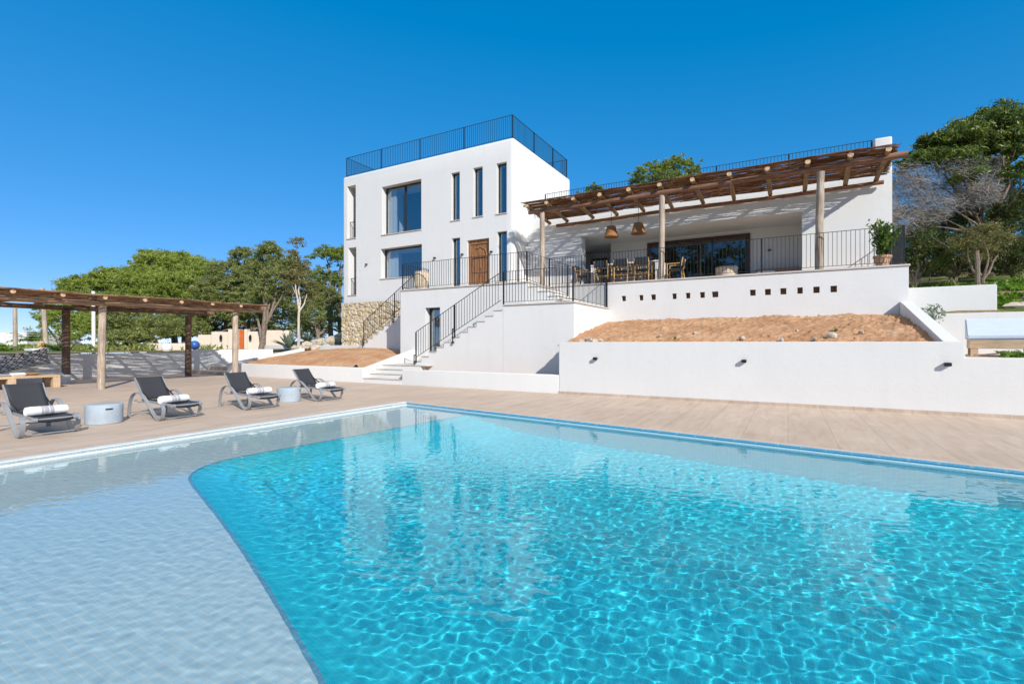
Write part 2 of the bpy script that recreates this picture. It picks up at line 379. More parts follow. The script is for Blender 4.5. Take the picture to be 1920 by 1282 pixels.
def roundbox(name, b, mat, parent, r, edges='vt', cutters=None):
    mb = MB().box(*b); me = bpy.data.meshes.new(name); me.from_pydata(mb.v, [], mb.f); me.materials.append(mat)
    bm = bmesh.new(); bm.from_mesh(me); bmesh.ops.recalc_face_normals(bm, faces=bm.faces)
    zt = b[5]-1e-4; es = []
    for e in bm.edges:
        a, c = e.verts[0].co, e.verts[1].co
        vert = abs(a.z-c.z) > 1e-3
        if (vert and 'v' in edges) or ((not vert) and a.z > zt and 't' in edges): es.append(e)
    bmesh.ops.bevel(bm, geom=es, offset=r, segments=5, affect='EDGES', profile=.5)
    bm.to_mesh(me); bm.free()
    o = bpy.data.objects.new(name, me); COL.objects.link(o)
    if parent is not None: o.parent = parent; o.matrix_parent_inverse = parent.matrix_basis.inverted()
    if cutters: cut(o, cutters)
    o.data.polygons.foreach_set('use_smooth', [True]*len(o.data.polygons)); o.data.set_sharp_from_angle(angle=math.radians(30))
    return o
# ---------------------------------------------------------------- camera, sun, sky
cam = bpy.data.cameras.new('camera'); co = bpy.data.objects.new('camera', cam); COL.objects.link(co); S.camera = co
cam.sensor_width = 36; cam.lens = F/1920*36; cam.shift_y = (HOR-641)/1920; cam.clip_end = 3000; cam.clip_start = .05
co.location = (0, 0, H); co.rotation_euler = (PI/2, 0, YAW)
AZ = Vector((.83, -.56)).normalized(); EL = math.radians(31.5)
sunv = Vector((AZ.x*math.cos(EL), AZ.y*math.cos(EL), math.sin(EL)))
sl = bpy.data.lights.new('sun', 'SUN'); sl.energy = 3.9; sl.angle = math.radians(.5); sl.color = (1, .955, .885)
so = bpy.data.objects.new('sun', sl); COL.objects.link(so); so.rotation_euler = (-sunv).to_track_quat('-Z', 'Y').to_euler(); so.location = (20, -20, 30)
w = bpy.data.worlds.new('World'); S.world = w; w.use_nodes = True; nt = w.node_tree; nt.nodes.clear()
sky = nt.nodes.new('ShaderNodeTexSky'); sky.sky_type = 'NISHITA'; sky.sun_disc = False; sky.sun_elevation = EL
sky.sun_rotation = math.atan2(sunv.x, sunv.y); sky.altitude = 0; sky.air_density = .6; sky.dust_density = 0; sky.ozone_density = 6.0
hs = nt.nodes.new('ShaderNodeHueSaturation'); hs.inputs['Saturation'].default_value = 1.6; hs.inputs['Hue'].default_value = .505
bg = nt.nodes.new('ShaderNodeBackground'); bg.inputs['Strength'].default_value = .15
ow = nt.nodes.new('ShaderNodeOutputWorld')
gm = nt.nodes.new('ShaderNodeGamma'); gm.inputs[1].default_value = .46     # the photograph's camera profile: compressed, saturated blue
mx = nt.nodes.new('ShaderNodeVectorMath'); mx.operation = 'MULTIPLY_ADD'; mx.inputs[1].default_value = (2.05, 1.83, 2.12); mx.inputs[2].default_value = (-.46, 0, 0)
mz = nt.nodes.new('ShaderNodeVectorMath'); mz.operation = 'MAXIMUM'; mz.inputs[1].default_value = (0, 0, 0)
nt.links.new(sky.outputs[0], gm.inputs[0]); nt.links.new(gm.outputs[0], hs.inputs['Color']); nt.links.new(hs.outputs[0], mx.inputs[0]); nt.links.new(mx.outputs[0], mz.inputs[0]); 
tcw = nt.nodes.new('ShaderNodeTexCoord'); spw = nt.nodes.new('ShaderNodeSeparateXYZ'); mrw = nt.nodes.new('ShaderNodeMapRange')      # pale zone added to the sky above the frame, for softer neutral fill
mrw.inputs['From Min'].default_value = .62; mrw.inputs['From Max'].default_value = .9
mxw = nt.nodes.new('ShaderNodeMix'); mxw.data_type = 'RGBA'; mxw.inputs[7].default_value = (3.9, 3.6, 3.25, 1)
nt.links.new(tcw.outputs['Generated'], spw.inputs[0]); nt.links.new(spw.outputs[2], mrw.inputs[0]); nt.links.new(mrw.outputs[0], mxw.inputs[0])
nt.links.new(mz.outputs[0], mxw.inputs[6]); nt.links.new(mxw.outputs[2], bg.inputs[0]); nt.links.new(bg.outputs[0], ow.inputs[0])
S.view_settings.view_transform = 'Standard'; S.view_settings.look = 'None'; S.view_settings.exposure = .36; S.view_settings.gamma = 1
S.render.engine = 'CYCLES'; cy = S.cycles
cy.max_bounces = 10; cy.diffuse_bounces = 4; cy.glossy_bounces = 4; cy.transmission_bounces = 8; cy.transparent_max_bounces = 16
cy.use_denoising = True; cy.sample_clamp_indirect = 4; cy.caustics_reflective = False; cy.caustics_refractive = True
cy.use_adaptive_sampling = True; cy.adaptive_threshold = .015
# ================================================================ POOL
WZ = -.055
PA, PB, PC, PD = (-7.8, 8.8), (8.2, 6.487), (8.2, .3), (-8.06, .3)      # far left, far right, near right, near left
def deck():
    O = [(-26.5, 12.75), (14, 12.75), (14, -14), (-26.5, -14)]; I = [PA, PB, PC, PD]
    mb = MB(); mb.v = [(x, y, 0) for x, y in O+I]; mb.f = [(0, 4, 5, 1), (1, 5, 6, 2), (2, 6, 7, 3), (3, 7, 4, 0)]; mb.mi = [0]*4
    o = mb.build('deck_paving', M['deck']); struct(o)
    if o.data.polygons[0].normal.z < 0: o.data.flip_normals()
deck()
def wallquad(name, a, b, z0, z1, mat):
    mb = MB(); mb.add([(*a, z0), (*b, z0), (*b, z1), (*a, z1)], [(0, 1, 2, 3)]); return struct(mb.build(name, mat, fixn=False))
# edge coping strips sit 4 mm above the paving
def lerp(p, q, t): return (p[0]+(q[0]-p[0])*t, p[1]+(q[1]-p[1])*t)
mb = MB(); mb.prism([(-7.8, 8.8), (-8.06, .3), (-8.19, .3), (-7.93, 8.93)], -.03, .012); struct(mb.build('pool_wall_coping', M['tile_white']))
mb = MB(); mb.prism([(8.2, 6.487), (-7.8, 8.8), (-7.93, 8.93), (8.2, 6.60)][::-1], -.03, .008); struct(mb.build('pool_wall_coping', M['coping']))
mb = MB(); mb.prism([(8.2, 6.478), (8.2, 6.486), (-7.78, 8.796), (-7.79, 8.788)], -.02, .0095); struct(mb.build('pool_wall_trim', M['tile_edge']))
wallquad('pool_wall', PA, PB, -.30, 0, M['tile_band']); wallquad('pool_wall', PA, PB, -1.7, -.30, M['tile_far'])
wallquad('pool_wall', PD, PA, -.5, 0, M['tile_white'])
wallquad('pool_wall', PB, PC, -1.7, 0, M['tile_deep_wall']); wallquad('pool_wall', PC, PD, -1.7, 0, M['tile_deep_wall'])
SH = -.42
bd = [(.6, .3), (-.75, 1.12), (-2.0, 1.65), (-2.72, 1.93), (-3.79, 2.33), (-4.97, 2.73), (-5.55, 2.92), (-5.98, 3.08), (-6.25, 3.30), (-6.42, 3.62), (-6.44, 4.0), (-6.36, 4.5), (-6.25, 5.4), (-6.1, 6.6), (-5.9, 8.525)]
# smooth the boundary a little (Chaikin)
def chaikin(P, n=2):
    for _ in range(n):
        Q = [P[0]]
        for a, b in zip(P[:-1], P[1:]): Q += [lerp(a, b, .25), lerp(a, b, .75)]
        P = Q+[P[-1]]
    return P
bdS = chaikin(bd)
def offset(P, d):
    R = []
    for i, p in enumerate(P):
        a = P[max(i-1, 0)]; b = P[min(i+1, len(P)-1)]; dx, dy = b[0]-a[0], b[1]-a[1]; L = math.hypot(dx, dy)
        R.append((p[0]+dy/L*d, p[1]-dx/L*d))
    return R
mb = MB(); poly = bdS+[(-7.8, 8.8), (-8.06, .3)]; mb.v = [(x, y, SH) for x, y in poly]; mb.f = [tuple(range(len(poly)))]; mb.mi = [0]
o = struct(mb.build('pool_floor', M['tile_shelf'], fixn=False))
bm = bmesh.new(); bm.from_mesh(o.data); bmesh.ops.triangulate(bm, faces=bm.faces); bmesh.ops.recalc_face_normals(bm, faces=bm.faces)
for f in bm.faces:
    if f.normal.z < 0: f.normal_flip()
bm.to_mesh(o.data); bm.free()
def ribbon(P, z0, Q, z1): 
    n = len(P); mb = MB(); mb.v = [(x, y, z0) for x, y in P]+[(x, y, z1) for x, y in Q]; mb.f = [(i, i+1, n+i+1, n+i) for i in range(n-1)]; mb.mi = [0]*(n-1); return mb
struct(ribbon(bdS, SH+.006, offset(bdS, -.03), SH+.006).build('pool_floor_edging', M['tile_edge'], fixn=False))
def deep_floor():
    """the deep basin: falls away in a rounded slope from the shallow shelf and in broad steps along the left side"""
    nx, ny = 420, 240; X, Y = np.meshgrid(np.linspace(-8.2, 8.3, nx), np.linspace(.25, 8.95, ny)); d = np.full(X.shape, 99.)
    for (ax, ay), (bx, by) in zip(bdS[:-1], bdS[1:]):
        L2 = (bx-ax)**2+(by-ay)**2; t = np.clip(((X-ax)*(bx-ax)+(Y-ay)*(by-ay))/L2, 0, 1); d = np.minimum(d, np.hypot(X-ax-t*(bx-ax), Y-ay-t*(by-ay)))
    P = bdS+[(-7.8, 8.95), (-8.3, 8.95), (-8.3, .2), (.6, .2)]; ins = np.zeros(X.shape, bool)
    for (ax, ay), (bx, by) in zip(P, P[1:]+P[:1]):
        c = ((ay > Y) != (by > Y)) & (X < (bx-ax)*(Y-ay)/(by-ay+1e-12)+ax); ins ^= c
    slope = np.interp(d, [0, .05, .35, .8, 1.5, 2.6], [SH-.02, SH-.10, -.80, -1.08, -1.32, -1.45])
    steps = np.interp(d, [0, .04, .05, .38, .42, .76, .80, 1.14, 1.2, 9], [SH-.02, SH-.03, -.66, -.66, -.93, -.93, -1.2, -1.2, -1.45, -1.45])
    w_ = np.clip((Y-3.2)/1.0, 0, 1)*np.clip((-2.5-X)/1, 0, 1); Z = slope*(1-w_)+steps*w_; Z = np.where(ins, SH-.02-.3*np.clip(d-.05, 0, 1), Z)
    struct(grid('pool_floor', X, Y, Z, M['tile_deep'], smooth=True))
deep_floor()
# water: real small waves, finest where the pool is near
def water():
    nx, ny = 1050, 600
    s = np.linspace(0, 1, nx)[None, :].repeat(ny, 0); t = np.linspace(0, 1, ny)[:, None].repeat(nx, 1)
    X = (PD[0]*(1-s)+PC[0]*s)*(1-t)+(PA[0]*(1-s)+PB[0]*s)*t; Y = (PD[1]*(1-s)+PC[1]*s)*(1-t)+(PA[1]*(1-s)+PB[1]*s)*t
    Z = np.zeros_like(X); r = np.random.default_rng(3)
    n = 140
    for i in range(n):
        lam = .05*(4.2**r.uniform(0, 1)**.85); k = 2*PI/lam
        th = math.radians(112)+r.normal(0, .85)
        slope = .00195*(lam/.3)**-.05
        ph = r.uniform(0, 2*PI)
        wob = .6*np.sin(X*r.uniform(.5, 1.6)+Y*r.uniform(-1.5, 1.5)+r.uniform(0, 6))
        Z += slope/k*np.sin(k*(X*math.cos(th)+Y*math.sin(th))+ph+wob)
    calm = .45+.55*np.clip((6.8-np.hypot(X*.55, Y))/4.0, 0, 1)
    calm *= np.where(X < -6.0, .75, 1)
    side = (X-(-2.0))*(3.08-1.65)-(Y-1.65)*(-5.98+2.0)      # calmer over the warm shallow shelf
    calm = calm*(.55+.45*np.clip(side/1.5+.5, 0, 1))
    Z *= calm
    o = grid('water', X, Y, WZ+Z, M['water']); struct(o); tag(o, 'clear turquoise water of the swimming pool'); return o
W = water()
USE_MNEE = True
if USE_MNEE:
    sl.cycles.is_caustics_light = True
    W.cycles.is_caustics_caster = True
    for o in list(COL.objects):
        if o.name.startswith(('pool_floor', 'pool_wall', 'pool_step')) : o.cycles.is_caustics_receiver = True
#@@REST
# ================================================================ GROUND
def h_terrain(X, Y):
    left = 1.0+.02*np.clip(Y-17, 0, 40)
    right = 2.15+.17*np.clip(Y-17.4, 0, 60)+.02*np.clip(X-5, 0, 60)
    t = np.clip((X+2)/6, 0, 1); z = left*(1-t)+right*t
    z = np.where((Y > 12.7) & (Y < 17.35) & (X > 2.9), 1.10, z)
    z = np.where((X < -20.8) & (Y < 17.4) & (Y > 12) & (X > -24.2), -2.2, z)
    far = np.clip((np.hypot(X, Y)-60)/200, 0, 1)
    z = z*(1-far)+(1.0-2.0*far)*far
    inside = (X > -24.6) & (X < 13) & (Y < 12.6)
    z = np.where(inside & (Y > -13), -2.2, z)
    z = np.where((X > -20.9) & (X < 13) & (Y < 17.1) & (Y > 12), -2.2, z)
    z = np.where((Y < -12), -.05, z)
    return z+np.where(Y > 17.6, .06, .0)*fbm(X, Y, 1.3, 4)
def terrain():
    xs = np.concatenate([-np.geomspace(1500, 40, 26), np.arange(-39, 40, .45), np.geomspace(41, 1500, 26)])
    ys = np.concatenate([-np.geomspace(1500, 16, 24), np.arange(-15, 11, 1.5), np.arange(11, 60, .45), np.geomspace(61, 1500, 26)])
    X, Y = np.meshgrid(xs, ys); Z = h_terrain(X, Y)
    keep = ~((Z[:-1, :-1] < -1.5) | (Z[1:, 1:] < -1.5) | (Z[:-1, 1:] < -1.5) | (Z[1:, :-1] < -1.5))
    struct(grid('ground', X, Y, Z, M['ground'], smooth=True, keep=keep))
terrain()
def rock_mb(mb, c, r, squash=.7):
    n = 10; pts = []; ph = random.uniform(0, 9)
    rings = [(-1, .3), (-.6, .85), (0, 1), (.5, .85), (.9, .4), (1, .05)]
    vs = []
    for z, rr in rings:
        for k in range(n):
            a = 2*PI*k/n; q = rr*r*(1+.22*math.sin(3*a+ph)+random.uniform(-.14, .14))
            vs.append((c[0]+q*math.cos(a), c[1]+q*math.sin(a)*.8, c[2]+z*r*squash*(1+random.uniform(-.1, .1))))
    fs = [(i*n+k, i*n+(k+1) % n, (i+1)*n+(k+1) % n, (i+1)*n+k) for i in range(len(rings)-1) for k in range(n)]
    fs += [tuple(range(n))[::-1], tuple((len(rings)-1)*n+k for k in range(n))]
    mb.add(vs, fs)
def stone(x, y, z, r, label, group=None, sq=.7):
    mb = MB(); rock_mb(mb, (0, 0, 0), r, sq); o = mb.build('stone', M['rock']); o.location = (x, y, z); o.rotation_euler = (0, 0, random.uniform(0, 6)); tag(o, label, 'stone', group)
MB().box(2.99, 12.79, .6, 13, 17.24, 1.115).build('ground_paving', M['deck'])['kind'] = 'structure'
# red soil bed between the big retaining wall and the terrace wall
YR, YT, ZT = 12.5, 17.1, 3.58
def soil_bed():
    nx, ny = 300, 150
    X, Y = np.meshgrid(np.linspace(-5.7, 2.95, nx), np.linspace(12.7, 17.15, ny))
    t = (Y-12.7)/4.4
    Z = 1.30+.12*np.clip(t*3, 0, 1)+.80*np.clip((t-.05)/.95, 0, 1)
    Z -= .05*np.exp(-((X+5.7)/.8)**2)*t
    Z += .05*fbm(X, Y, 2.2, 4)+.018*fbm(X, Y, 14, 4, .7, 9)
    clods = np.clip(fbm(X, Y, 17, 3, .65, 5)-.40, 0, 1)*.06; Z += clods*(fbm(X, Y, 1.1, 2, .5, 12) > -.1)
    o = grid('soil', X, Y, Z, M['soil']); struct(o)
    for x, y, r in [(-5.15, 13.2, .09), (-4.95, 13.25, .13), (-4.75, 13.15, .11), (-4.6, 13.3, .08), (.9, 13.6, .12), (.55, 13.4, .07), (-.15, 13.2, .11), (-1.0, 13.5, .08), (-2.2, 14.1, .06), (.2, 14.3, .05), (1.5, 14.0, .07), (-3.1, 13.9, .05)]:
        zz = 1.30+.12*min(1, (y-12.7)/4.4*3)+.80*max(0, ((y-12.7)/4.4-.05)/.95)
        stone(x, y, zz+r*.55, r, 'pale stone lying on the red soil bed below the terrace wall', 'loose stones in the soil bed')
soil_bed()
def weed(x, y, z, r, label, seed):
    g = np.random.default_rng(seed); mb = MB()
    for i in range(16):
        a, e, L = g.uniform(0, 6.28), g.uniform(.3, 1.3), r*g.uniform(.6, 1.2); d = Vector((math.cos(a)*math.cos(e), math.sin(a)*math.cos(e), math.sin(e))); s_ = d.cross(Vector((0, 0, 1))).normalized()*r*.13; p = Vector((x, y, z))
        mb.add([p-s_*.3, p+s_*.3, p+d*L*.6+s_, p+d*L, p+d*L*.6-s_], [(0, 1, 2, 3, 4)])
    tag(mb.build('weed', M['leaf_pot'], fixn=False), label, 'weed', 'weeds in the soil bed')
weed(1.0, 14.2, 1.66, .13, 'small green weed in the soil bed near the sloping wall', 1)
weed(-2.6, 13.4, 1.50, .09, 'tiny green weed in the soil bed above the middle wall light', 2)
weed(-4.2, 15.4, 1.85, .10, 'tiny green weed in the soil bed close under the terrace wall', 3)
def soil_mound():
    nx, ny = 240, 120
    X, Y = np.meshgrid(np.linspace(-21.25, -13.2, nx), np.linspace(12.7, 17.6, ny))
    t = np.clip((Y-12.7)/4.2, 0, 1); u = (X+21.25)/8.05
    Z = .44+.72*np.sin(t*PI/2)**.8*(.75+.25*np.sin(u*PI))-.5*np.clip((u-.72)/.28, 0, 1)**1.5*t*.7-.12*np.clip((.12-u)/.12, 0, 1)
    Z += .035*fbm(X, Y, 2.0, 4, .5, 3)+.010*fbm(X, Y, 13, 4, .65, 8)
    o = grid('soil', X, Y, Z, M['soil']); struct(o)
soil_mound()
mb = MB(); mb.box(-11.28, 12.7, 0, -5.6, 13.8, .40); o = mb.build('ground_strip', M['soil']); struct(o)
# ================================================================ WALLS
def wall_obj(name, boxes, label, mat='plaster', bevel=.02, cat='wall', extra=None):
    mb = MB()
    for b in boxes: mb.box(*b)
    if extra: extra(mb)
    o = mb.build(name, M[mat], bevel=bevel, smooth=True); tag(o, label, cat); return o
rw = MB().prismY([(-5.55, -.1), (13.5, -.1), (13.5, 1.12), (2.98, 1.12), (2.98, 1.43), (-5.55, 1.43)], YR, YR+.28).build('retaining_wall', M['plaster'], bevel=.015)
MB().box(-5.55, YR-.012, 0, 13.4, YR-.001, .065).build('skirting', M['deck'], rw)
tag(rw, 'long white retaining wall with stepped top holding back the red soil bed beside the pool deck', 'wall')
rr = wall_obj('return_wall', [(-5.55, YR+.283, .1, -5.27, 13.797, 1.43)], 'short white return wall between the front staircase and the soil bed')
low1 = roundbox('garden_wall', (-21.3, YR, -.1, -13.1, YR+.22, .52), M['plaster'], None, .02, 'vt'); tag(low1, 'low white garden wall in front of the rounded soil mound', 'wall')
low2 = roundbox('garden_wall', (-11.28, YR, -.1, -5.555, YR+.22, .51), M['plaster'], None, .02, 'vt'); tag(low2, 'low white garden wall in front of the main staircase', 'wall')
mb = MB(); mb.prismX([(YR+.223, -.1), (15.6, -.1), (15.6, .45), (15.6, 1.16), (15.2, 1.12), (YR+.223, .52)], -13.3, -13.1); o = mb.build('cheek_wall', M['plaster']); tag(o, 'sloping white cheek wall climbing beside the front steps', 'wall')
mb = MB(); mb.prismX([(YR+.283, .9), (17.097, .9), (17.097, 2.55), (YR+.283, 1.43)], 2.70, 2.978); o = mb.build('sloping_wall', M['plaster'], bevel=.015); tag(o, 'sloping white wall with flat top closing the soil bed', 'wall')
wall_obj('terrace_side_wall', [(2.9, 18.4, 2.0, 5.05, 18.65, 3.03)], 'white wall stepping out from the terrace corner below the trees')
wall_obj('garden_wall', [(2.98, 17.25, 1.0, 16, 17.5, 2.2)], 'long white wall behind the pale blue daybed')
# lounge back wall on the left
def wall_path(P, z0, z1, th, label, mat='plaster', name='garden_wall'):
    mb = MB()
    for i in range(len(P)-1):
        a, b = Vector((*P[i], 0)), Vector((*P[i+1], 0)); d = (b-a).normalized(); nrm = Vector((-d.y, d.x, 0))*th
        q = [a, b, b+nrm, a+nrm]; za, zb = (z1[i], z1[i+1]) if isinstance(z1, list) else (z1, z1)
        v = [(p.x, p.y, z0) for p in q]+[(q[0].x, q[0].y, za), (q[1].x, q[1].y, zb), (q[2].x, q[2].y, zb), (q[3].x, q[3].y, za)]
        mb.add(v, [(0, 3, 2, 1), (4, 5, 6, 7), (0, 1, 5, 4), (1, 2, 6, 5), (2, 3, 7, 6), (3, 0, 4, 7)])
    o = mb.build(name, M[mat], bevel=.012); tag(o, label, 'wall'); return o
wall_path([(-22.6, -2), (-24.35, 12.4)], -.1, .98, .25, 'long white wall shaded by the pool pergola')
wall_path([(-24.34, 12.42), (-23.5, 16.2)], -.1, 1.08, .25, 'white wall turning up beside the shallow path steps')
wall_path([(-21.25, 12.73), (-21.25, 16.4)], -.05, [.54, 1.15], .22, 'white wall sloping up beside the soil mound')
wall_path([(-27.5, 18.2), (-17.6, 17.9)], .9, 1.28, .25, 'thin white kerb wall behind the soil mound')
# shallow path steps up to the gate
mb = MB(); mb.box(-24.4, 12.4, -.05, -21.36, 13.3, .14); mb.box(-24.4, 13.3, -.05, -21.36, 14.3, .29); mb.box(-24.4, 14.3, -.05, -21.36, 16.5, .44)
mb.box(-24.3, 16.5, .0, -20.2, 17.9, .9)
o = mb.build('path_steps', M['deck'], bevel=.01); tag(o, 'shallow tan path steps leading toward the cream gate wall', 'steps')
# front steps
mb = MB()
for k, (y0, z) in enumerate([(12.5, .145), (12.82, .29), (13.14, .435), (13.46, .58)]): mb.box(-13.097, y0, -.05, -11.283, (12.82+.32*k) if k < 3 else 15.296, z)
t = thing('front_steps', 'four low white steps rising from the pool deck to the villa', 'steps', (-12.2, 12.5, 0)); o = mb.build('step_block', M['plaster'], t, bevel=.012)
for k, (y0, z) in enumerate([(12.5, .145), (12.82, .29), (13.14, .435)]): MB().box(-13.09, y0-.015, z+.002, -11.29, y0+.31, z+.022).build('tread', M['coping'], t, bevel=.005)
MB().box(-13.09, 13.44, .582, -11.0, 15.28, .603).build('landing', M['coping'], t, bevel=.005)
# ================================================================ SCONCES
def sconce(name='wall_light'):
    t = thing(name, '', 'wall light')
    local(MB().box(-.05, -.10, -.035, .05, 0, .035).build('housing', M['black'], None, bevel=.006), t)
    local(MB().box(-.04, -.09, -.039, .04, -.02, -.034).build('lens', M['lens'], None), t); return t
proto = sconce(); used = [False]
def put_sconce(x, y, z, label, group, rz=0):
    if not used[0]: o = proto; used[0] = True; o.matrix_basis = Matrix.Translation((x, y, z)) @ Matrix.Rotation(rz, 4, 'Z')
    else: o = copy_tree(proto, (x, y, z), rz)
    tag(o, label, 'wall light', group)
for x, l in ((-4.47, 'small black wall light on the retaining wall near its corner by the staircase'), (-.88, 'small black wall light midway along the tall retaining wall'), (2.71, 'small black wall light on the retaining wall below the sloping wall')):
    put_sconce(x, YR-.001, .985, l, 'lights on the retaining wall')
YW = 18.1
for (px, py), l in zip([(688, 496), (816, 484), (867.5, 477.5), (922, 472.5)], ['black wall light between the narrow balcony slot and the lower wide window', 'black wall light between the lower wide window and the narrow window', 'black wall light just beside the carved wooden door, by the narrow window', 'black wall light between the carved wooden door and the terrace-side narrow window']):
    x, z = onY(px, py, YW); put_sconce(x, YW-.001, z, l, 'lights on the villa tower')
put_sconce(-5.35-.0, 21.399, 5.02, 'black wall light under the porch behind the dining table', 'lights under the porch')
put_sconce(-.62, 21.399, 4.98, 'black wall light under the porch beside the sliding door', 'lights under the porch')
# ================================================================ VILLA
villa = thing('villa', 'white flat roofed villa with a square tower, narrow windows and a deep porch', 'house', (-8, 19, 3.5))
XA, XB, YB_, ZTOP = -20.45, -10.12, 24.3, 10.13
ops = dict(A=(651, 350, 667, 446), B=(716, 351, 790, 430), s1=(846, 325, 862, 412), s2=(887.5, 315.5, 905, 405), s3=(931, 307, 950, 399),
           C=(653, 465, 668, 553), D=(714, 467, 791, 521), l1=(847, 447, 862.5, 533), l3=(932, 435, 950.5, 527.5))
rect = {}
for k, (x0, y0, x1, y1) in ops.items():
    a, zt = onY(x0, y0, YW); b, zb = onY(x1, y1, YW); rect[k] = [a, zb, b, zt]
rect['B'][1] = onY(716, 441, YW)[1]; rect['D'][1] = onY(714, 523, YW)[1]; rect['l1'][1] = 3.62
dx0, dzt = onY(876, 451, YW); dx1, _ = onY(917, 451, YW)
cutters = [(r[0], YW-.1, r[1], r[2], YW+(1.6 if k in 'BD' else (1.0 if k in 'AC' else .6)), r[3]) for k, r in rect.items()]
cutters.append((dx0, YW-.1, ZT, dx1, YW+.22, dzt))
tw = roundbox('wall', (XA, YW, 3.47, XB, YB_, ZTOP), M['plaster'], villa, .13, 'vt', cutters)
tag(tw, 'white square tower walls with rounded parapet')
def window(k, depth, mull=None, curtain=False, sill=True):
    x0, z0, x1, z1 = rect[k]; y = YW+depth; f = .055
    fr = MB(); fr.box(x0+.003, y, z0+.003, x0+f, y+.07, z1-.003).box(x1-f, y, z0+.003, x1-.003, y+.07, z1-.003).box(x0+f, y, z0+.003, x1-f, y+.07, z0+f).box(x0+f, y, z1-f, x1-f, y+.07, z1-.003)
    if mull: xm = x0+(x1-x0)*mull; fr.box(xm-.05, y-.005, z0+f, xm+.05, y+.075, z1-f)
    w_ = fr.build('window', M['frame'], villa)
    MB().box(x0+f, y+.03, z0+f, x1-f, y+.04, z1-f).build('pane', M['pane'], w_)
    if sill: MB().box(x0-.04, YW-.035, z0-.035, x1+.04, y, z0+.012).build('sill', M['coping'], w_, bevel=.004)
    if curtain:
        def cur(a, b):
            n = 40; pts = [(a+(b-a)*i/n, y+.13+.04*math.sin(i*1.25)+.015*math.sin(i*3.1)) for i in range(n+1)]
            mb = MB(); mb.v = [(px_, py_, z0+.02) for px_, py_ in pts]+[(px_, py_, z1-.02) for px_, py_ in pts]; mb.f = [(i, i+1, n+2+i, n+1+i) for i in range(n)]; mb.mi = [0]*n
            mb.build('curtain', M['curtain'], w_, smooth=True, fixn=False)
        for a, b in curtain: cur(x0+(x1-x0)*a, x0+(x1-x0)*b)
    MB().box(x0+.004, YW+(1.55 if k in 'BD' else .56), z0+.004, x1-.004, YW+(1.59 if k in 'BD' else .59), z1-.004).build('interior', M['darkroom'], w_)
    return w_
window('B', .30, .5, [(.07, .24)]); window('D', .30, None, [(.06, .30), (.90, .99)])
for k in ('s1', 's2', 's3', 'l1', 'l3'): window(k, .17)
for k in ('A', 'C'):
    w_ = window(k, .62)
    x0, z0, x1, z1 = rect[k]; g_ = MB().box(x0+.02, YW+.16, z0+.88, x1-.02, YW+.185, z0+.91).box(x0+.02, YW+.16, z0+.05, x1-.02, YW+.185, z0+.075)
    for i in range(5): xx = x0+.05+(x1-x0-.1)*i/4; g_.box(xx-.006, YW+.166, z0+.07, xx+.006, YW+.178, z0+.885)
    g_.build('guard_rail', M['black'], w_)
# carved door
def carved_door():
    y = YW+.10; d = MB(); d.box(dx0+.004, y, ZT+.004, dx0+.14, y+.1, dzt-.004).box(dx1-.14, y, ZT+.004, dx1-.004, y+.1, dzt-.004).box(dx0+.14, y, dzt-.2, dx1-.14, y+.1, dzt-.004)
    dr = d.build('door', M['door'], villa, bevel=.008); tag(dr, 'carved wooden front door with arched panels')
    lf = MB(); n = 6; a, b = dx0+.145, dx1-.145; w_ = (b-a)/n
    for i in range(n): lf.box(a+i*w_+.006, y+.03, ZT+.02, a+(i+1)*w_-.006, y+.075, dzt-.21)
    lf.build('leaf', M['door'], dr, bevel=.006)
    ar = MB(); c = (a+b)/2; R = (b-a)/2-.05; zb = dzt-.62
    pts = [(c-R, y+.02, ZT+1.0)]+[(c-R*math.cos(t)*(1-.12*abs(math.sin(4*t))), y+.02, zb+.28*math.sin(t)*(1+.1*math.sin(8*t))) for t in np.linspace(0, PI, 17)]+[(c+R, y+.02, ZT+1.0)]
    ar.tube(pts, .028, 6)
    ar.tube([(c, y+.02, ZT+.1), (c, y+.02, zb+.1)], .022, 6)
    ar.box(a+.03, y+.005, ZT+.95, b-.03, y+.03, ZT+1.03); ar.build('moulding', M['door'], dr)
    for zz in (ZT+.4, ZT+1.6): MB().box(a+.02, y+.016, zz-.02, b-.02, y+.032, zz+.02).build('strap', M['black'], dr)
    MB().tube([(c+.09, y-.02, ZT+1.15), (c+.09, y-.05, ZT+1.1), (c+.09, y-.02, ZT+1.02)], .012, 6).build('handle', M['black'], dr)
carved_door()
# rubble stone plinth of the tower (real relief)
def stone_face(name, u0, u1, v0, v1, place, parent, seed):
    r = np.random.default_rng(seed); step = .025; us = np.arange(u0, u1+step, step); vs = np.arange(v0, v1+step, step)
    Uq, Vq = np.meshgrid(us, vs); n = int((u1-u0)*(v1-v0)*26)
    C = np.stack([r.uniform(u0, u1, n), r.uniform(v0, v1, n)], 1); 
    d1 = np.full(Uq.shape, 9.); d2 = np.full(Uq.shape, 9.); hid = np.zeros(Uq.shape); hh = r.uniform(.4, 1, n)
    for i in range(n):
        d = np.hypot((Uq-C[i, 0])*.85, (Vq-C[i, 1])*1.25); m = d < d1
        d2 = np.where(m, d1, np.minimum(d2, d)); hid = np.where(m, hh[i], hid); d1 = np.where(m, d, d1)
    e = np.clip((d2-d1)/.07, 0, 1); rel = (e**.6)*(.03+.05*hid)+.006*fbm(Uq, Vq, 18, 3)
    P = place(Uq, Vq, rel); return grid(name, *P, M['stone'], parent)
stone_face('stone_plinth', XA, -13.0, .9, 3.47, lambda u, v, r: (u, YW-.01-r, v), villa, 4)
MB().box(XA+.02, YW-.005, .6, XB, YB_, 3.468).build('plinth_core', M['mortar'], villa)
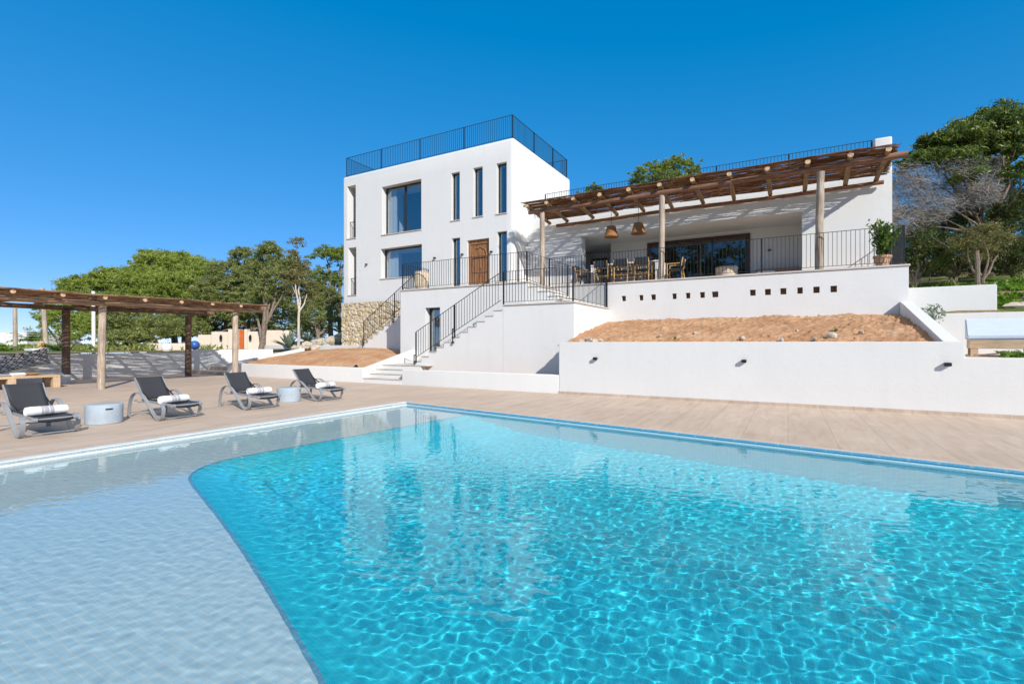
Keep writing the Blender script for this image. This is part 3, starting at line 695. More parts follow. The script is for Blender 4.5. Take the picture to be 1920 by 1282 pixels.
# wing with the porch
PY1 = 21.4
wing = roundbox('wall', (XB+.003, 19.3, 3.2, 2.86, 26.5, 6.86), M['plaster'], villa, .04, 't',
    [(-7.55, 19.2, ZT, .42, PY1, 5.87), (-8.6, 19.8, ZT, -6.95, 23.4, 5.868)])
tag(wing, 'white wing wall with a deep covered porch')
pil = roundbox('parapet_block', (2.40, 19.297, 6.83, 2.863, 20.6, 7.92), M['plaster'], villa, .05, 'vt')
sd = MB(); a, b, zt = -5.31, -1.29, 5.72; y = PY1-.06
sd.box(a, y, ZT+.01, a+.13, y+.07, zt).box(b-.13, y, ZT+.01, b, y+.07, zt).box(a+.13, y, zt-.12, b-.13, y+.07, zt)
dro = sd.build('sliding_door', M['brownframe'], villa)
sd2 = MB()
for q in (.0, .335, .665, 1): xm = a+.13+(b-a-.26)*q; sd2.box(xm-.035, y+.01, ZT+.02, xm+.035, y+.055, zt-.12)
sd2.box(a+.13, y+.01, ZT+.02, b-.13, y+.055, ZT+.09); sd2.build('sash', M['frame'], dro)
MB().box(a+.13, y+.03, ZT+.09, b-.13, y+.038, zt-.12).build('pane', M['pane_dark'], dro)
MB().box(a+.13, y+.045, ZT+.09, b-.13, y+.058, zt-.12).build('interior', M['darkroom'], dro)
x_, z_ = onY(1098, 500, 23.4)
MB().box(-8.55, 23.33, ZT+.01, -7.72, 23.39, 5.6).build('side_door', M['frame'], villa)
# ---------------------------------------------------------------- terrace blocks
ter = thing('terrace', 'raised white dining terrace with a row of small square wall vents', 'terrace', (-3.5, YT, 0))
vents = [-5.08, -4.46, -4.04, -3.34, -2.90, -2.45, -2.06, -.96, -.54, -.12, .32, .74, 1.17]
tb = MB().box(-10.1, YT, 0, 2.9, 19.297, ZT-.06).build('wall', M['plaster'], ter, bevel=.012)
vh = [.075, .07, .08, .07, .07, .075, .095, .08, .08, .08, .07, .08, .08]; VV = .095
cut(tb, [(x-w2, YT-.2, 2.98-VV, x+w2, YT+.16, 2.98+VV) for x, w2 in zip(vents, vh)])
for x, w2 in zip(vents, vh):
    v_ = MB(); v_.box(x-w2+.002, YT+.10, 2.887, x-w2+.018, YT+.158, 3.073).box(x+w2-.018, YT+.10, 2.887, x+w2-.002, YT+.158, 3.073).box(x-w2+.018, YT+.10, 3.057, x+w2-.018, YT+.158, 3.073).box(x-w2+.018, YT+.10, 2.887, x+w2-.018, YT+.158, 2.903).box(x-w2+.018, YT+.145, 2.903, x+w2-.018, YT+.155, 3.057)
    v_.build('vent', M['vent'], ter)
MB().box(-10.1, YT-.03, ZT-.058, 2.93, YT+.25, ZT-.001).build('coping', M['coping'], ter, bevel=.006)
MB().box(-10.1, YT+.253, ZT-.058, 2.90, 21.39, ZT-.001).build('paving', M['warm_tile'], ter)
# upper landing at the front door
YB = 15.3
l1 = thing('upper_landing', 'white block landing with a glass door, in front of the carved wooden door', 'landing', (-11, YB, 0))
xa, zt_ = onY(797, 577, YB); xb, _ = onY(825, 665, YB)
lb = MB().box(-13.9, YB, 0, -8.0, YW-.003, ZT-.06).build('wall', M['plaster'], l1, bevel=.012)
cut(lb, [(xa, YB-.2, .62, xb, YB+.9, zt_)])
MB().box(-13.93, YB-.03, ZT-.058, -7.99, YT-.033, ZT).build('paving', M['coping'], l1, bevel=.006)
MB().box(-13.93, YT-.033+.003, ZT-.058, -10.103, YW-.004, ZT).build('paving', M['coping'], l1)
gd = MB(); y = YB+.28; gd.box(xa+.003, y, .623, xa+.07, y+.06, zt_-.003).box(xb-.07, y, .623, xb-.003, y+.06, zt_-.003).box(xa+.07, y, zt_-.08, xb-.07, y+.06, zt_-.003).box(xa+.07, y, .623, xb-.07, y+.06, .70)
gdo = gd.build('glass_door', M['frame'], l1); MB().box(xa+.07, y+.02, .70, xb-.07, y+.03, zt_-.08).build('pane', M['pane'], gdo)
MB().box(xa+.01, y+.3, .63, xb-.01, y+.32, zt_-.01).build('blind', M['tabletex'], gdo)
# lower landing
YS, Z0 = 13.8, 2.66
l0 = thing('lower_landing', 'white block landing at the head of the main staircase', 'landing', (-6.8, YS, 0))
MB().box(-8.12, YS, 0, -5.62, YT-.003, Z0-.05).build('wall', M['plaster'], l0, bevel=.012)
MB().box(-8.12, YS-.03, Z0-.048, -5.59, YT-.034, Z0).build('paving', M['coping'], l0, bevel=.006)
# ---------------------------------------------------------------- stairs
def stairs(label, x0, x1, n, z0, z1, y0, y1, base=0, loc=(0, 0, 0)):
    """n risers from x0,z0 to x1,z1 (x1 may be either side of x0)"""
    t = thing('staircase', label, 'staircase', loc); r = (z1-z0)/n; run = (x1-x0)/(n-1) if n > 1 else 0
    poly = [(x0, base), (x0, z0)]; 
    for i in range(n-1):
        poly += [(x0+i*run, z0+(i+1)*r-.03), (x0+(i+1)*run, z0+(i+1)*r-.03)]
    poly += [(x1, base)]
    P = []
    for p in poly:
        if not P or (abs(P[-1][0]-p[0])+abs(P[-1][1]-p[1]) > 1e-5): P.append(p)
    MB().prismY(P, y0, y1).build('body', M['plaster'], t)
    s = 1 if run > 0 else -1
    for i in range(n-1):
        xa_, xb_ = x0+i*run-.03*s, x0+(i+1)*run; xa_, xb_ = min(xa_, xb_), max(xa_, xb_)
        MB().box(xa_, y0-.022, z0+(i+1)*r-.028, xb_-.002, y1+.0, z0+(i+1)*r).build('tread', M['coping'], t, bevel=.004)
    return t
stairs('wide white outdoor staircase climbing from the front steps to the lower landing', -11.86, -8.123, 12, .58, Z0, YS, YB-.003, 0, (-10, YS, 0))
stairs('short flight of white steps between the lower and upper landings', -6.45, -7.985, 5, Z0, ZT, YB+.05, YT-.04, 2.4, (-7.2, 16, 2.6))
stairs('white staircase rising against the rubble stone plinth', -17.55, -13.905, 12, 1.25, ZT, 16.75, YW-.1, .3, (-15.7, 16.7, 1))
# ================================================================ RAILINGS
def bal(h): 
    mb = MB().box(-.006, -.006, 0, .006, .006, h); me_o = mb.build('baluster', M['black']); return me_o
_balcache = {}
def railing(label, pts, h, posts, group=None, gap=.11, brackets=False, postw=.05, lift=.08):
    """pts: base line points (x,y,z); posts: list of (segment, t)"""
    t = thing('railing', label, 'railing', pts[0], 0, group); inv = t.matrix_basis.inverted()
    pts = [Vector(p) for p in pts]
    for a, b in zip(pts[:-1], pts[1:]):
        L = (b-a).length; sl_ = abs(b.z-a.z) > .05
        u = Vector((0, 0, 1))
        MB().bar(a+u*h, b+u*h, .035, .012).build('top_rail', M['black'], t)
        MB().bar(a+u*lift, b+u*lift, .025, .012).build('bottom_rail', M['black'], t)
        Lh = Vector((b.x-a.x, b.y-a.y)).length; n = max(2, int(Lh/gap))
        key = round(h-lift, 3)
        for i in range(1, n):
            p = a.lerp(b, i/n)
            if key not in _balcache:
                o = bal(key); _balcache[key] = o.data
            else:
                o = bpy.data.objects.new('baluster', _balcache[key]); COL.objects.link(o)
            o.parent = t; o.matrix_parent_inverse = inv; o.location = (p.x, p.y, p.z+lift)
    for s, q in posts:
        p = pts[s].lerp(pts[s+1], q)
        z0 = p.z-(.0 if not brackets else .12)
        mb = MB().box(p.x-postw/2, p.y-.012, z0, p.x+postw/2, p.y+.012, p.z+h-.006)
        o = mb.build('post', M['black'], t)
        if brackets:
            MB().box(p.x-.09, p.y-.03, z0-.18, p.x-.05, p.y-.015, z0+.30).box(p.x-.09, p.y-.03, z0+.27, p.x+.02, p.y-.015, z0+.30).box(p.x-.10, p.y-.05, z0-.21, p.x-.02, p.y+.0, z0-.15).build('bracket', M['black'], o)
    return t
zr = ZTOP+.0
railing('black railing round the flat roof of the white tower', [(-20.3, 18.25, zr), (-10.27, 18.25, zr), (-10.27, 24.15, zr), (-20.3, 24.15, zr), (-20.3, 18.25, zr)], 1.02,
        [(0, .0), (0, .245), (0, .495), (0, .75), (1, 0), (1, .35), (1, .70), (2, 0), (2, .33), (2, .66), (3, 0), (3, .5)])
railing('long black railing along the low wing roof above the pergola', [(-9.3, 19.5, 6.86), (2.36, 19.5, 6.86)], 1.08, [(0, 0), (0, .2), (0, .4), (0, .6), (0, .8), (0, 1)])
railing('black railing along the dining terrace edge and its corner', [(-8.02, YT+.06, ZT), (2.8, YT+.06, ZT), (2.8, 19.25, ZT)], 1.08, [(0, 0), (0, .2225), (0, .45), (0, .675), (1, 0), (1, 1)])
railing('black railing round the upper landing with the ribbed pot', [(-13.82, 17.0, ZT), (-13.82, YB+.06, ZT), (-8.05, YB+.06, ZT), (-6.5, YB+.09, 2.98)], 1.06, [(0, 0), (1, 0), (1, .46), (2, 0), (2, 1)])
railing('black railing round the lower landing beside the soil bed', [(-8.12, YS+.05, Z0), (-5.68, YS+.05, Z0), (-5.68, YT-.06, Z0)], 1.07, [(0, 0), (1, 0), (1, 1)])
railing('black sloping railing on the main staircase', [(-11.75, YS-.04, .80), (-8.16, YS-.04, Z0+.06)], 1.0, [(0, 0), (0, .48)], brackets=True)
railing('black sloping railing on the staircase beside the rubble stone plinth', [(-17.45, 16.71, 1.42), (-13.95, 16.71, ZT+.1)], 1.0, [(0, 0), (0, .55)], brackets=True)
# ================================================================ PERGOLAS
def log(name, p, q, r, mat, parent, n=14, wob=.02, ends=True, taper=.08):
    p, q = Vector(p), Vector(q); L = (q-p).length; m = max(4, int(L/.35)); pts = []; rad = []
    d = (q-p).normalized(); s = d.cross(Vector((0, 0, 1))); s = s.normalized() if s.length > .1 else Vector((1, 0, 0)); u2 = s.cross(d).normalized()
    f1, f2 = random.uniform(0, 6), random.uniform(0, 6)
    for i in range(m+1):
        t = i/m; pts.append(p+(q-p)*t+s*wob*math.sin(f1+t*L*1.1)+u2*wob*.7*math.sin(f2+t*L*.9)); rad.append(r*(1-taper*t)*(1+random.uniform(-.05, .05)))
    mb = MB().tube(pts, rad, n, 0, 1, .03); o = mb.build(name, [mat, M['log_end']], parent, smooth=True, fixn=True); return o
perg = thing('pergola', 'rustic log pergola with a brushwood roof along the dining terrace', 'pergola', (-3, 17.3, ZT))
PYp = 17.35
for x in (-8.42, -3.83, .83): log('post', (x, PYp, ZT-.02), (x+.02, PYp, 6.53), .115 if x > 0 else .108, M['post'], perg, wob=.012, taper=.12)
log('beam', (2.92, PYp, 6.68), (-2.0, PYp+.02, 6.63), .10, M['log_x'], perg, taper=.1); log('beam', (-1.6, PYp-.06, 6.60), (-9.0, PYp, 6.58), .09, M['log_x'], perg, taper=.1)
log('ledger', (-8.6, 19.14, 6.40), (2.62, 19.14, 6.44), .07, M['log_x'], perg)
for x in (-8.95, -8.1, -7.0, -5.96, -4.89, -3.82, -2.75, -1.64, -.56, .51, 1.58, 2.46):
    log('rafter', (x, 17.03, 6.80+random.uniform(-.02, .02)), (x+random.uniform(-.05, .05), 19.22, 6.56), .075, M['log_rafter_y'], perg, n=12, wob=.01)
def sticks(name, a0, a1, c0, c1, zf, axis, rows, mat, parent, r0=.009, lmin=.9, lmax=2.4, fill=.9, layers=1, arch=.02):
    """brushwood: rows of thin sticks running along `axis` from a0 to a1, laid across c0..c1"""
    V = []; Q = []; o = 0
    for L in range(layers):
        for i in range(rows):
            c = c0+(c1-c0)*(i+random.uniform(.1, .9))/rows; a = a0+random.uniform(-.25, .05)
            while a < a1:
                ln = random.uniform(lmin, lmax)
                if random.random() < fill:
                    e = min(a+ln, a1+random.uniform(.0, .12)); m = 4; r = r0*random.uniform(.6, 1.4); dz = random.uniform(-.012, .012)+L*.02; ph = random.uniform(0, 6); tl = random.uniform(-.02, .02)
                    for k in range(m+1):
                        s = a+(e-a)*k/m; cc = c+tl*(k/m-.5)+.008*math.sin(ph+k*1.9); z = zf(s, cc)+dz+arch*.4*math.sin(ph*2+k)
                        for dc, dzz in ((-r, 0), (0, r), (r, 0), (0, -r)):
                            V.append((s, cc+dc, z+dzz) if axis == 'x' else (cc+dc, s, z+dzz))
                    for k in range(m):
                        for j in range(4): Q.append((o+k*4+j, o+k*4+(j+1) % 4, o+(k+1)*4+(j+1) % 4, o+(k+1)*4+j))
                    o += 4*(m+1)
                a += ln*random.uniform(.85, 1.02)
    return npmesh(name, np.array(V), np.array(Q), mat, parent)
zf1 = lambda x, y: 6.915+(17.0-y)*.11+.012*math.sin(x*1.9)
sticks('brushwood_roof', -9.05, 2.62, 16.98, 19.1, zf1, 'x', 150, M['reed'], perg, r0=.0095, fill=.83)
# pool pergola
pp = thing('pergola', 'rustic log pergola with a brushwood roof over the poolside seating', 'pergola', (-20, 8, 0))
for x, y, m in ((-18.27, 6.87, 'post'), (-18.2, 10.97, 'post'), (-18.2, 2.8, 'post')): log('post', (x, y, 0), (x+.06, y, 2.54), .105, M[m], pp, wob=.012, taper=.06)
for x, y, m in ((-22.0, 7.26, 'post_brown'), (-22.0, 11.27, 'post_brown'), (-22, 3.6, 'post_brown')): log('post', (x, y, 0), (x+.02, y, 2.56), .12, M[m], pp, wob=.012, taper=.06)
log('beam', (-18.15, 6.9, 2.615), (-18.15, 12.05, 2.66), .075, M['log_y'], pp); log('beam', (-18.15, 6.88, 2.615), (-18.15, .5, 2.57), .08, M['log_y'], pp)
log('beam', (-22.0, 12.3, 2.68), (-22.0, 1, 2.60), .09, M['post_brown'], pp)
for y in (.6, 1.65, 2.7, 3.70, 4.72, 5.72, 6.71, 7.72, 8.78, 9.79, 10.82):
    if 1: log('rafter', (-17.55, y, 2.715+.005*y), (-22.6, y+random.uniform(-.05, .05), 2.75+.003*y), .058, M['log_rafter_x'], pp, n=12, wob=.01)
log('rafter', (-17.75, 11.78, 2.775), (-22.6, 11.85, 2.79), .058, M['log_rafter_x'], pp, n=12, wob=.01)
zf2 = lambda y, x: 2.795+.004*y+.012*math.sin(y*1.7)
sticks('brushwood_roof', .3, 11.85, -22.6, -17.5, zf2, 'y', 190, M['reed_y'], pp, r0=.0128, fill=.94, layers=1)
MB().box(-17.62, .3, 2.80, -17.6, 11.85, 2.825).build('edge_slat', M['reed_y'], pp)
# pendant lamps
def pendant(x, y, zt, zb, label):
    t = thing('pendant_lamp', label, 'lamp', (x, y, zb), 0, 'wicker lamps under the terrace pergola')
    hgt = zt-zb; prof = [(.12, hgt), (.17, hgt*.98), (.20, hgt*.6), (.255, hgt*.08), (.27, 0), (.255, .005), (.19, hgt*.58), (.16, hgt*.94), (.11, hgt*.95)]
    n = 30; mb = MB(); mb.lathe(prof, (x, y, zb), n, wob=lambda a: 1+.02*math.sin(15*a)); mb.build('shade', M['basket'], t, smooth=True)
    for k in range(2): MB().lathe([(.272-.05*k, .01+.18*k), (.285-.05*k, .02+.18*k), (.272-.05*k, .03+.18*k)], (x, y, zb), n).build('rim', M['basket'], t)
    MB().tube([(x, y, zt-.01), (x, y, 6.75)], .008, 6).build('cord', M['black'], t)
    MB().lathe([(.0, .10), (.05, .12), (.055, .17), (.02, .23)], (x, y, zb), 12).build('bulb', M['white_paint'], t, smooth=True)
pendant(-5.89, 18.2, 5.87, 5.44, 'wicker pendant lamp hanging nearer the tower, over the dining table')
pendant(-4.85, 18.2, 5.87, 5.46, 'wicker pendant lamp hanging over the table end nearer the middle log post')
# ================================================================ TERRACE FURNITURE
def dining():
    x0, x1, y0, y1, z = -6.55, -3.95, 17.72, 18.62, ZT+.78
    t = thing('dining_table', 'long white dining table with glasses on the terrace', 'table', ((x0+x1)/2, 18.2, ZT))
    MB().box(x0, y0, z-.05, x1, y1, z).build('table_top', M['white_paint'], t, bevel=.008)
    for x in (x0+.06, x1-.06-.06): MB().box(x-.06, y0+.03, ZT, x+.12, y1-.03, z-.052).build('leg', M['white_paint'], t, bevel=.006)
    MB().box(x0+.2, 18.12, ZT+.35, x1-.2, 18.2, ZT+.43).build('stretcher', M['chair_wood'], t)
    for i in range(6):
        x = x0+.35+(x1-x0-.7)*(i//2)/2+.05*(i % 2); y = y0+.22 if i % 2 == 0 else y1-.22
        g_ = MB().lathe([(.0, .002), (.033, .003), (.035, .01), (.006, .014), (.005, .09), (.03, .11), (.038, .16), (.03, .20), (.028, .2), (.036, .16), (.028, .112), (0, .10)], (0, 0, 0), 14).build('wine_glass', M['clear'], smooth=True)
        g_.location = (x, y, z+.001); tag(g_, 'stemmed wine glass standing on the white dining table', 'glass', 'wine glasses on the dining table')
dining()
def chair():
    t = thing('dining_chair', '', 'chair'); w_, d_ = .25, .24
    L = lambda o: local(o, t)
    for sx in (-1, 1):
        L(MB().tube([(sx*w_, -d_-.05, 0), (sx*w_, -d_+.02, .45), (sx*w_, -d_-.06, .84)], .022, 8).build('leg', M['chair_wood'], smooth=True))
        L(MB().tube([(sx*w_, d_, 0), (sx*w_, d_, .64)], .022, 8).build('leg', M['chair_wood'], smooth=True))
        L(MB().tube([(sx*w_, -d_-.02, .64), (sx*w_, d_+.02, .64)], .02, 8).build('armrest', M['chair_wood'], smooth=True))
    L(MB().box(-w_, -d_, .42, w_, d_, .46).build('seat', M['jute'], bevel=.01))
    L(MB().box(-w_-.01, -d_-.055, .60, w_+.01, -d_-.025, .86).build('backrest', M['jute'], bevel=.01))
    L(MB().tube([(-w_, d_, .28), (w_, d_, .28)], .014, 6).tube([(-w_, -d_, .28), (w_, -d_, .28)], .014, 6).build('stretcher', M['chair_wood'], smooth=True))
    return t
ch = chair()
spots = [((-6.02, 17.62), 0, 'black webbed wooden chair with its back to the railing, nearest the lower landing'), ((-5.27, 17.62), 0, 'black webbed wooden chair with its back to the railing, middle of the near row'),
         ((-4.52, 17.62), 0, 'black webbed wooden chair with its back to the railing, nearest the middle log post'), ((-3.52, 18.2), PI/2, 'wooden chair at the table end past the middle log post'),
         ((-7.0, 18.2), -PI/2, 'wooden chair at the table end beside the lower landing railing'), ((-6.0, 18.78), PI, 'wooden chair on the porch side of the table, under the first wicker lamp'),
         ((-5.25, 18.78), PI, 'wooden chair on the porch side of the table, in its middle'), ((-4.5, 18.78), PI, 'wooden chair on the porch side of the table, by the sliding door')]
for i, ((x, y), rz, l) in enumerate(spots):
    if i == 0: ch.matrix_basis = Matrix.Translation((x, y, ZT)) @ Matrix.Rotation(rz, 4, 'Z'); o = ch
    else: o = copy_tree(ch, (x, y, ZT), rz)
    tag(o, l, 'chair', 'chairs around the terrace dining table')
def leaves_np(name, C, size, mat, parent=None, aspect=2.2, up=0.0, seed=0, n4=True):
    r = np.random.default_rng(seed); N = len(C); sz = size*r.uniform(.6, 1.35, N)
    d = r.normal(size=(N, 3)); d[:, 2] += up; d /= np.linalg.norm(d, axis=1)[:, None]
    e = r.normal(size=(N, 3)); e -= (e*d).sum(1)[:, None]*d; e /= np.linalg.norm(e, axis=1)[:, None]
    L = (d*sz[:, None])*.5*aspect/1.5; Wd = e*sz[:, None]*.5/1.5
    V = np.empty((N, 4, 3)); V[:, 0] = C-L; V[:, 1] = C+Wd; V[:, 2] = C+L; V[:, 3] = C-Wd
    Fq = np.arange(N*4).reshape(N, 4); return npmesh(name, V.reshape(-1, 3), Fq, mat, parent)
def pot_plant():
    x, y = 2.36, 17.42
    t = thing('potted_plant', 'leafy green shrub in a terracotta pot on the terrace corner', 'plant', (x, y, ZT))
    MB().lathe([(.0, .001), (.15, .002), (.20, .24), (.225, .245), (.23, .31), (.20, .31), (.19, .27), (0, .26)], (x, y, ZT), 28).build('pot', M['terracotta'], t, smooth=True)
    st = MB(); C = []; r = np.random.default_rng(5)
    for i in range(26):
        a = r.uniform(0, 6.28); sp = r.uniform(.05, .42); top = r.uniform(.5, 1.28)*(1-.45*sp/.42)+.1
        P = [(x, y, ZT+.25), (x+.4*sp*math.cos(a), y+.4*sp*math.sin(a), ZT+.3+top*.5), (x+sp*math.cos(a), y+sp*math.sin(a), ZT+.3+top)]
        st.tube(P, [.012, .008, .004], 5)
        for k in range(46):
            q = r.uniform(.12, 1); p0 = np.array(P[1])*(1-abs(2*q-1))+np.array(P[2] if q > .5 else P[0])*abs(2*q-1)
            C.append(p0+r.normal(0, .045, 3))
    st.build('stem', M['bark'], t); leaves_np('foliage', np.array(C), .085, M['leaf_pot'], t, 2.4, .6, 9)
pot_plant()
t = thing('ribbed_pot', 'tall bleached ribbed basket pot on the upper landing', 'pot', (-13.35, 16.0, ZT)); 
MB().lathe([(0, .002), (.20, .003), (.26, .25), (.30, .55), (.29, .76), (.27, .78), (.25, .76), (.26, .55), (.0, .5)], (-13.35, 16.0, ZT), 60, wob=lambda a: 1+.05*math.sin(15*a)).build('body', M['bleached'], t, smooth=True)
MB().lathe([(.27, .75), (.305, .765), (.30, .79), (.26, .785)], (-13.35, 16.0, ZT), 40).build('rim', M['bleached'], t, smooth=True)
# lounge sofa hints on the terrace, right of the dining table
t = thing('lounge_chair', 'rounded pale wicker lounge chair in front of the sliding door', 'chair', (-2.0, 19.9, ZT))
MB().lathe([(0, .0), (.33, .01), (.38, .3), (.40, .62), (.36, .66), (.33, .6), (.30, .34), (0, .32)], (-2.0, 19.9, ZT), 28).build('body', M['bleached'], t, smooth=True)
MB().lathe([(0, .46), (.26, .45), (.30, .38), (.26, .33), (0, .33)], (-2.0, 19.9, ZT), 24).build('cushion', M['white_fabric'], t, smooth=True)
t = thing('low_sofa', 'low terracotta brown sofa at the porch end', 'sofa', (-.35, 20.6, ZT))
MB().box(-1.1, 20.2, ZT, .35, 21.0, ZT+.36).build('seat', M['terracotta'], t, bevel=.03); MB().box(-1.1, 21.003, ZT, .35, 21.2, ZT+.66).build('backrest', M['terracotta'], t, bevel=.03)
MB().box(-1.0, 20.25, ZT+.363, -.4, 20.9, ZT+.47).build('cushion', M['white_fabric'], t, bevel=.03)
# ================================================================ POOLSIDE
def flat_arc(mb, P, w, th):
    """flat band of width w (along y) and thickness th following P = [(x, z)]"""
    n = len(P); vs = []
    for i, (x, z) in enumerate(P):
        a = P[max(i-1, 0)]; b = P[min(i+1, n-1)]; dx, dz = b[0]-a[0], b[1]-a[1]; L = math.hypot(dx, dz); nx, nz = -dz/L*th/2, dx/L*th/2
        vs += [(x-nx, -w/2, z-nz), (x-nx, w/2, z-nz), (x+nx, w/2, z+nz), (x+nx, -w/2, z+nz)]
    fs = [(i*4+k, i*4+(k+1) % 4, (i+1)*4+(k+1) % 4, (i+1)*4+k) for i in range(n-1) for k in range(4)]+[(3, 2, 1, 0), tuple((n-1)*4+k for k in range(4))]
    return mb.add(vs, fs)
def catmull(P, m=6):
    R = []; Q = [P[0]]+list(P)+[P[-1]]
    for i in range(1, len(Q)-2):
        p0, p1, p2, p3 = [np.array(q, float) for q in Q[i-1:i+3]]
        for k in range(m):
            t = k/m; R.append(tuple(.5*((2*p1)+(-p0+p2)*t+(2*p0-5*p1+4*p2-p3)*t*t+(-p0+3*p1-3*p2+p3)*t**3)))
    return R+[tuple(P[-1])]
def lounger():
    t = thing('sun_lounger', '', 'sun lounger'); L = lambda o: local(o, t); W2 = .32
    arc = catmull([(0, .0), (.015, .16), (.08, .36), (.22, .465), (.40, .46), (.58, .35), (.76, .18), (.92, .04), (1.0, .012), (1.08, .03), (1.14, .12), (1.15, .22), (1.10, .29)], 5)
    for s in (-1, 1):
        mb = MB(); flat_arc(mb, arc, .06, .016); o = mb.build('arm_frame', M['grey_metal'], smooth=True); L(o); o.location = (0, s*W2, 0)
        L(MB().bar((.28, s*(W2-.085), .325), (1.30, s*(W2-.085), .275), .028, .04).build('side_rail', M['grey_metal'], bevel=.004))
        L(MB().bar((.36, s*(W2-.085), .34), (.02, s*(W2-.085), .735), .025, .03, up=(1, 0, 0)).build('back_rail', M['grey_metal'], bevel=.004))
        L(MB().tube([(.22, s*(W2-.03), .325), (.22, s*(W2+.01), .325)], .018, 10).tube([(1.10, s*(W2-.04), .29), (1.10, s*(W2+.02), .29)], .022, 10).build('bolt', M['grey_metal']))
        L(MB().tube([(1.30, s*(W2-.085)-.03, .27), (1.30, s*(W2-.085)+.03, .27)], .03, 10).build('end_cap', M['grey_metal'], smooth=True))
    for x_, z_, r_ in ((1.29, .272, .014), (.30, .30, .014), (.04, .09, .011), (1.06, .03, .011)): w_ = W2-.085 if x_ > 1.2 else W2; L(MB().tube([(x_, -w_, z_), (x_, w_, z_)], r_, 8).build('cross_bar', M['grey_metal']))
    for s in (-1, 1): L(MB().bar((.16, s*(W2-.1), .55), (.62, s*(W2-.1), .30), .012, .02).build('prop_bar', M['frame']))
    # slings
    def sling(P, w, name):
        mb = MB(); n = len(P); m = 9
        for i, (x, z) in enumerate(P):
            for j in range(m):
                yy = (j/(m-1)*2-1); sag = .022*(1-yy*yy); mb.v.append((x-(sag*.55 if name == 'backrest' else 0)*-1*-1, yy*w, z-sag*(1 if name == 'seat' else .25)))
        for i in range(n-1):
            for j in range(m-1): mb.f.append((i*m+j, i*m+j+1, (i+1)*m+j+1, (i+1)*m+j)); mb.mi.append(0)
        o = mb.build(name, M['sling'], smooth=True, fixn=False)
        md = o.modifiers.new('s', 'SOLIDIFY'); md.thickness = .006; return L(o)
    sling([(.37, .345), (.45, .338), (.62, .325), (.85, .308), (1.08, .296), (1.26, .292), (1.31, .272), (1.30, .24)], W2-.09, 'seat')
    sling([(.37, .345), (.30, .43), (.20, .545), (.10, .66), (.045, .735), (.02, .742), (.0, .728)], W2-.09, 'backrest')
    return t
lg = lounger()
lab = ['charcoal sun lounger nearest the camera, with one grey side table on its far side', 'charcoal sun lounger between the near side table and the middle of the row', 'charcoal sun lounger just in front of the second side table', 'charcoal sun lounger nearest the villa steps, beyond the second side table']
ly = [3.04, 4.84, 6.54, 8.26]; lx = -10.88
for i, y in enumerate(ly):
    if i == 0: o = lg; o.matrix_basis = Matrix.Translation((lx, y, 0))
    else: o = copy_tree(lg, (lx+random.uniform(-.02, .02), y, 0), math.radians([0, 2.5, -2, 1.5][i]))
    tag(o, lab[i], 'sun lounger', 'sun loungers along the pool')
def towel():
    t = thing('rolled_towel', '', 'towel')
    def roll(y0, y1, mat, name, r):
        n = 22; mb = MB(); P = []
        ys = np.linspace(y0, y1, 9); vs = []
        for j, y in enumerate(ys):
            rr = r*(1+.02*math.sin(j*2.1)); 
            if j in (0, 8): rr *= .93
            for k in range(n):
                a = 2*PI*k/n; q = rr*(1+.03*math.sin(2*a+y*8)); vs.append((q*math.cos(a)*1.12, y, q*math.sin(a)*.92))
        fs = [(i*n+k, i*n+(k+1) % n, (i+1)*n+(k+1) % n, (i+1)*n+k) for i in range(8) for k in range(n)]+[tuple(range(n)), tuple(8*n+k for k in range(n))[::-1]]
        mb.add(vs, fs)
        if r > .0785: pass
        local(mb.build(name, mat, smooth=True), t)
    roll(-.24, .24, M['towel'], 'roll', .078); roll(-.09, .08, M['towel_grey'], 'band', .0795)
    sp = MB()
    for s in (-.238, .238):
        P = [((.01+.058*q)*math.cos(q*17), s, (.01+.058*q)*math.sin(q*17)*.9) for q in np.linspace(0, 1, 40)]; sp.tube(P, .006, 4)
    local(sp.build('fold', M['towel'], None), t); return t
tw0 = towel()
tl = ['white rolled towel with grey band on the lounger nearest the camera', 'white rolled towel with grey band on the lounger beyond the near side table', 'white rolled towel with grey band on the lounger in front of the second side table', 'white rolled towel with grey band on the lounger nearest the villa steps']
for i, y in enumerate(ly):
    loc = (lx+.93, y+.01, .365)
    if i == 0: o = tw0; o.matrix_basis = Matrix.Translation(loc)
    else: o = copy_tree(tw0, (loc[0]+[0, .03, -.05, .02][i], loc[1]+[0, -.02, .02, -.01][i], loc[2]), math.radians([0, 6, -7, 3][i]))
    tag(o, tl[i], 'towel', 'rolled towels on the loungers')
def side_table():
    t = thing('side_table', '', 'side table')
    b = MB().lathe([(0, 0), (.255, .0), (.264, .012), (.268, .31), (.264, .323), (.255, .33), (0, .33)], (0, 0, 0), 64).build('body', M['tabletex'], smooth=True); cut(b, [(.18, -.055, .245, .40, .055, .275)]); local(b, t)
    b.data.polygons.foreach_set('use_smooth', [True]*len(b.data.polygons)); b.data.set_sharp_from_angle(angle=math.radians(35))
    local(MB().lathe([(0, .333), (.248, .333), (.252, .330), (.0, .330)], (0, 0, 0), 64).build('top_seam', M['tabletex'], smooth=True), t); return t
st0 = side_table()
st0.matrix_basis = Matrix.Translation((-10.45, 3.97, 0)) @ Matrix.Rotation(math.radians(-5), 4, 'Z'); tag(st0, 'round grey blue side table between the two loungers nearest the camera', 'side table', 'round side tables')
o = copy_tree(st0, (-10.45, 7.62, 0), math.radians(35)); tag(o, 'round grey blue side table between the two loungers nearest the villa', 'side table', 'round side tables')
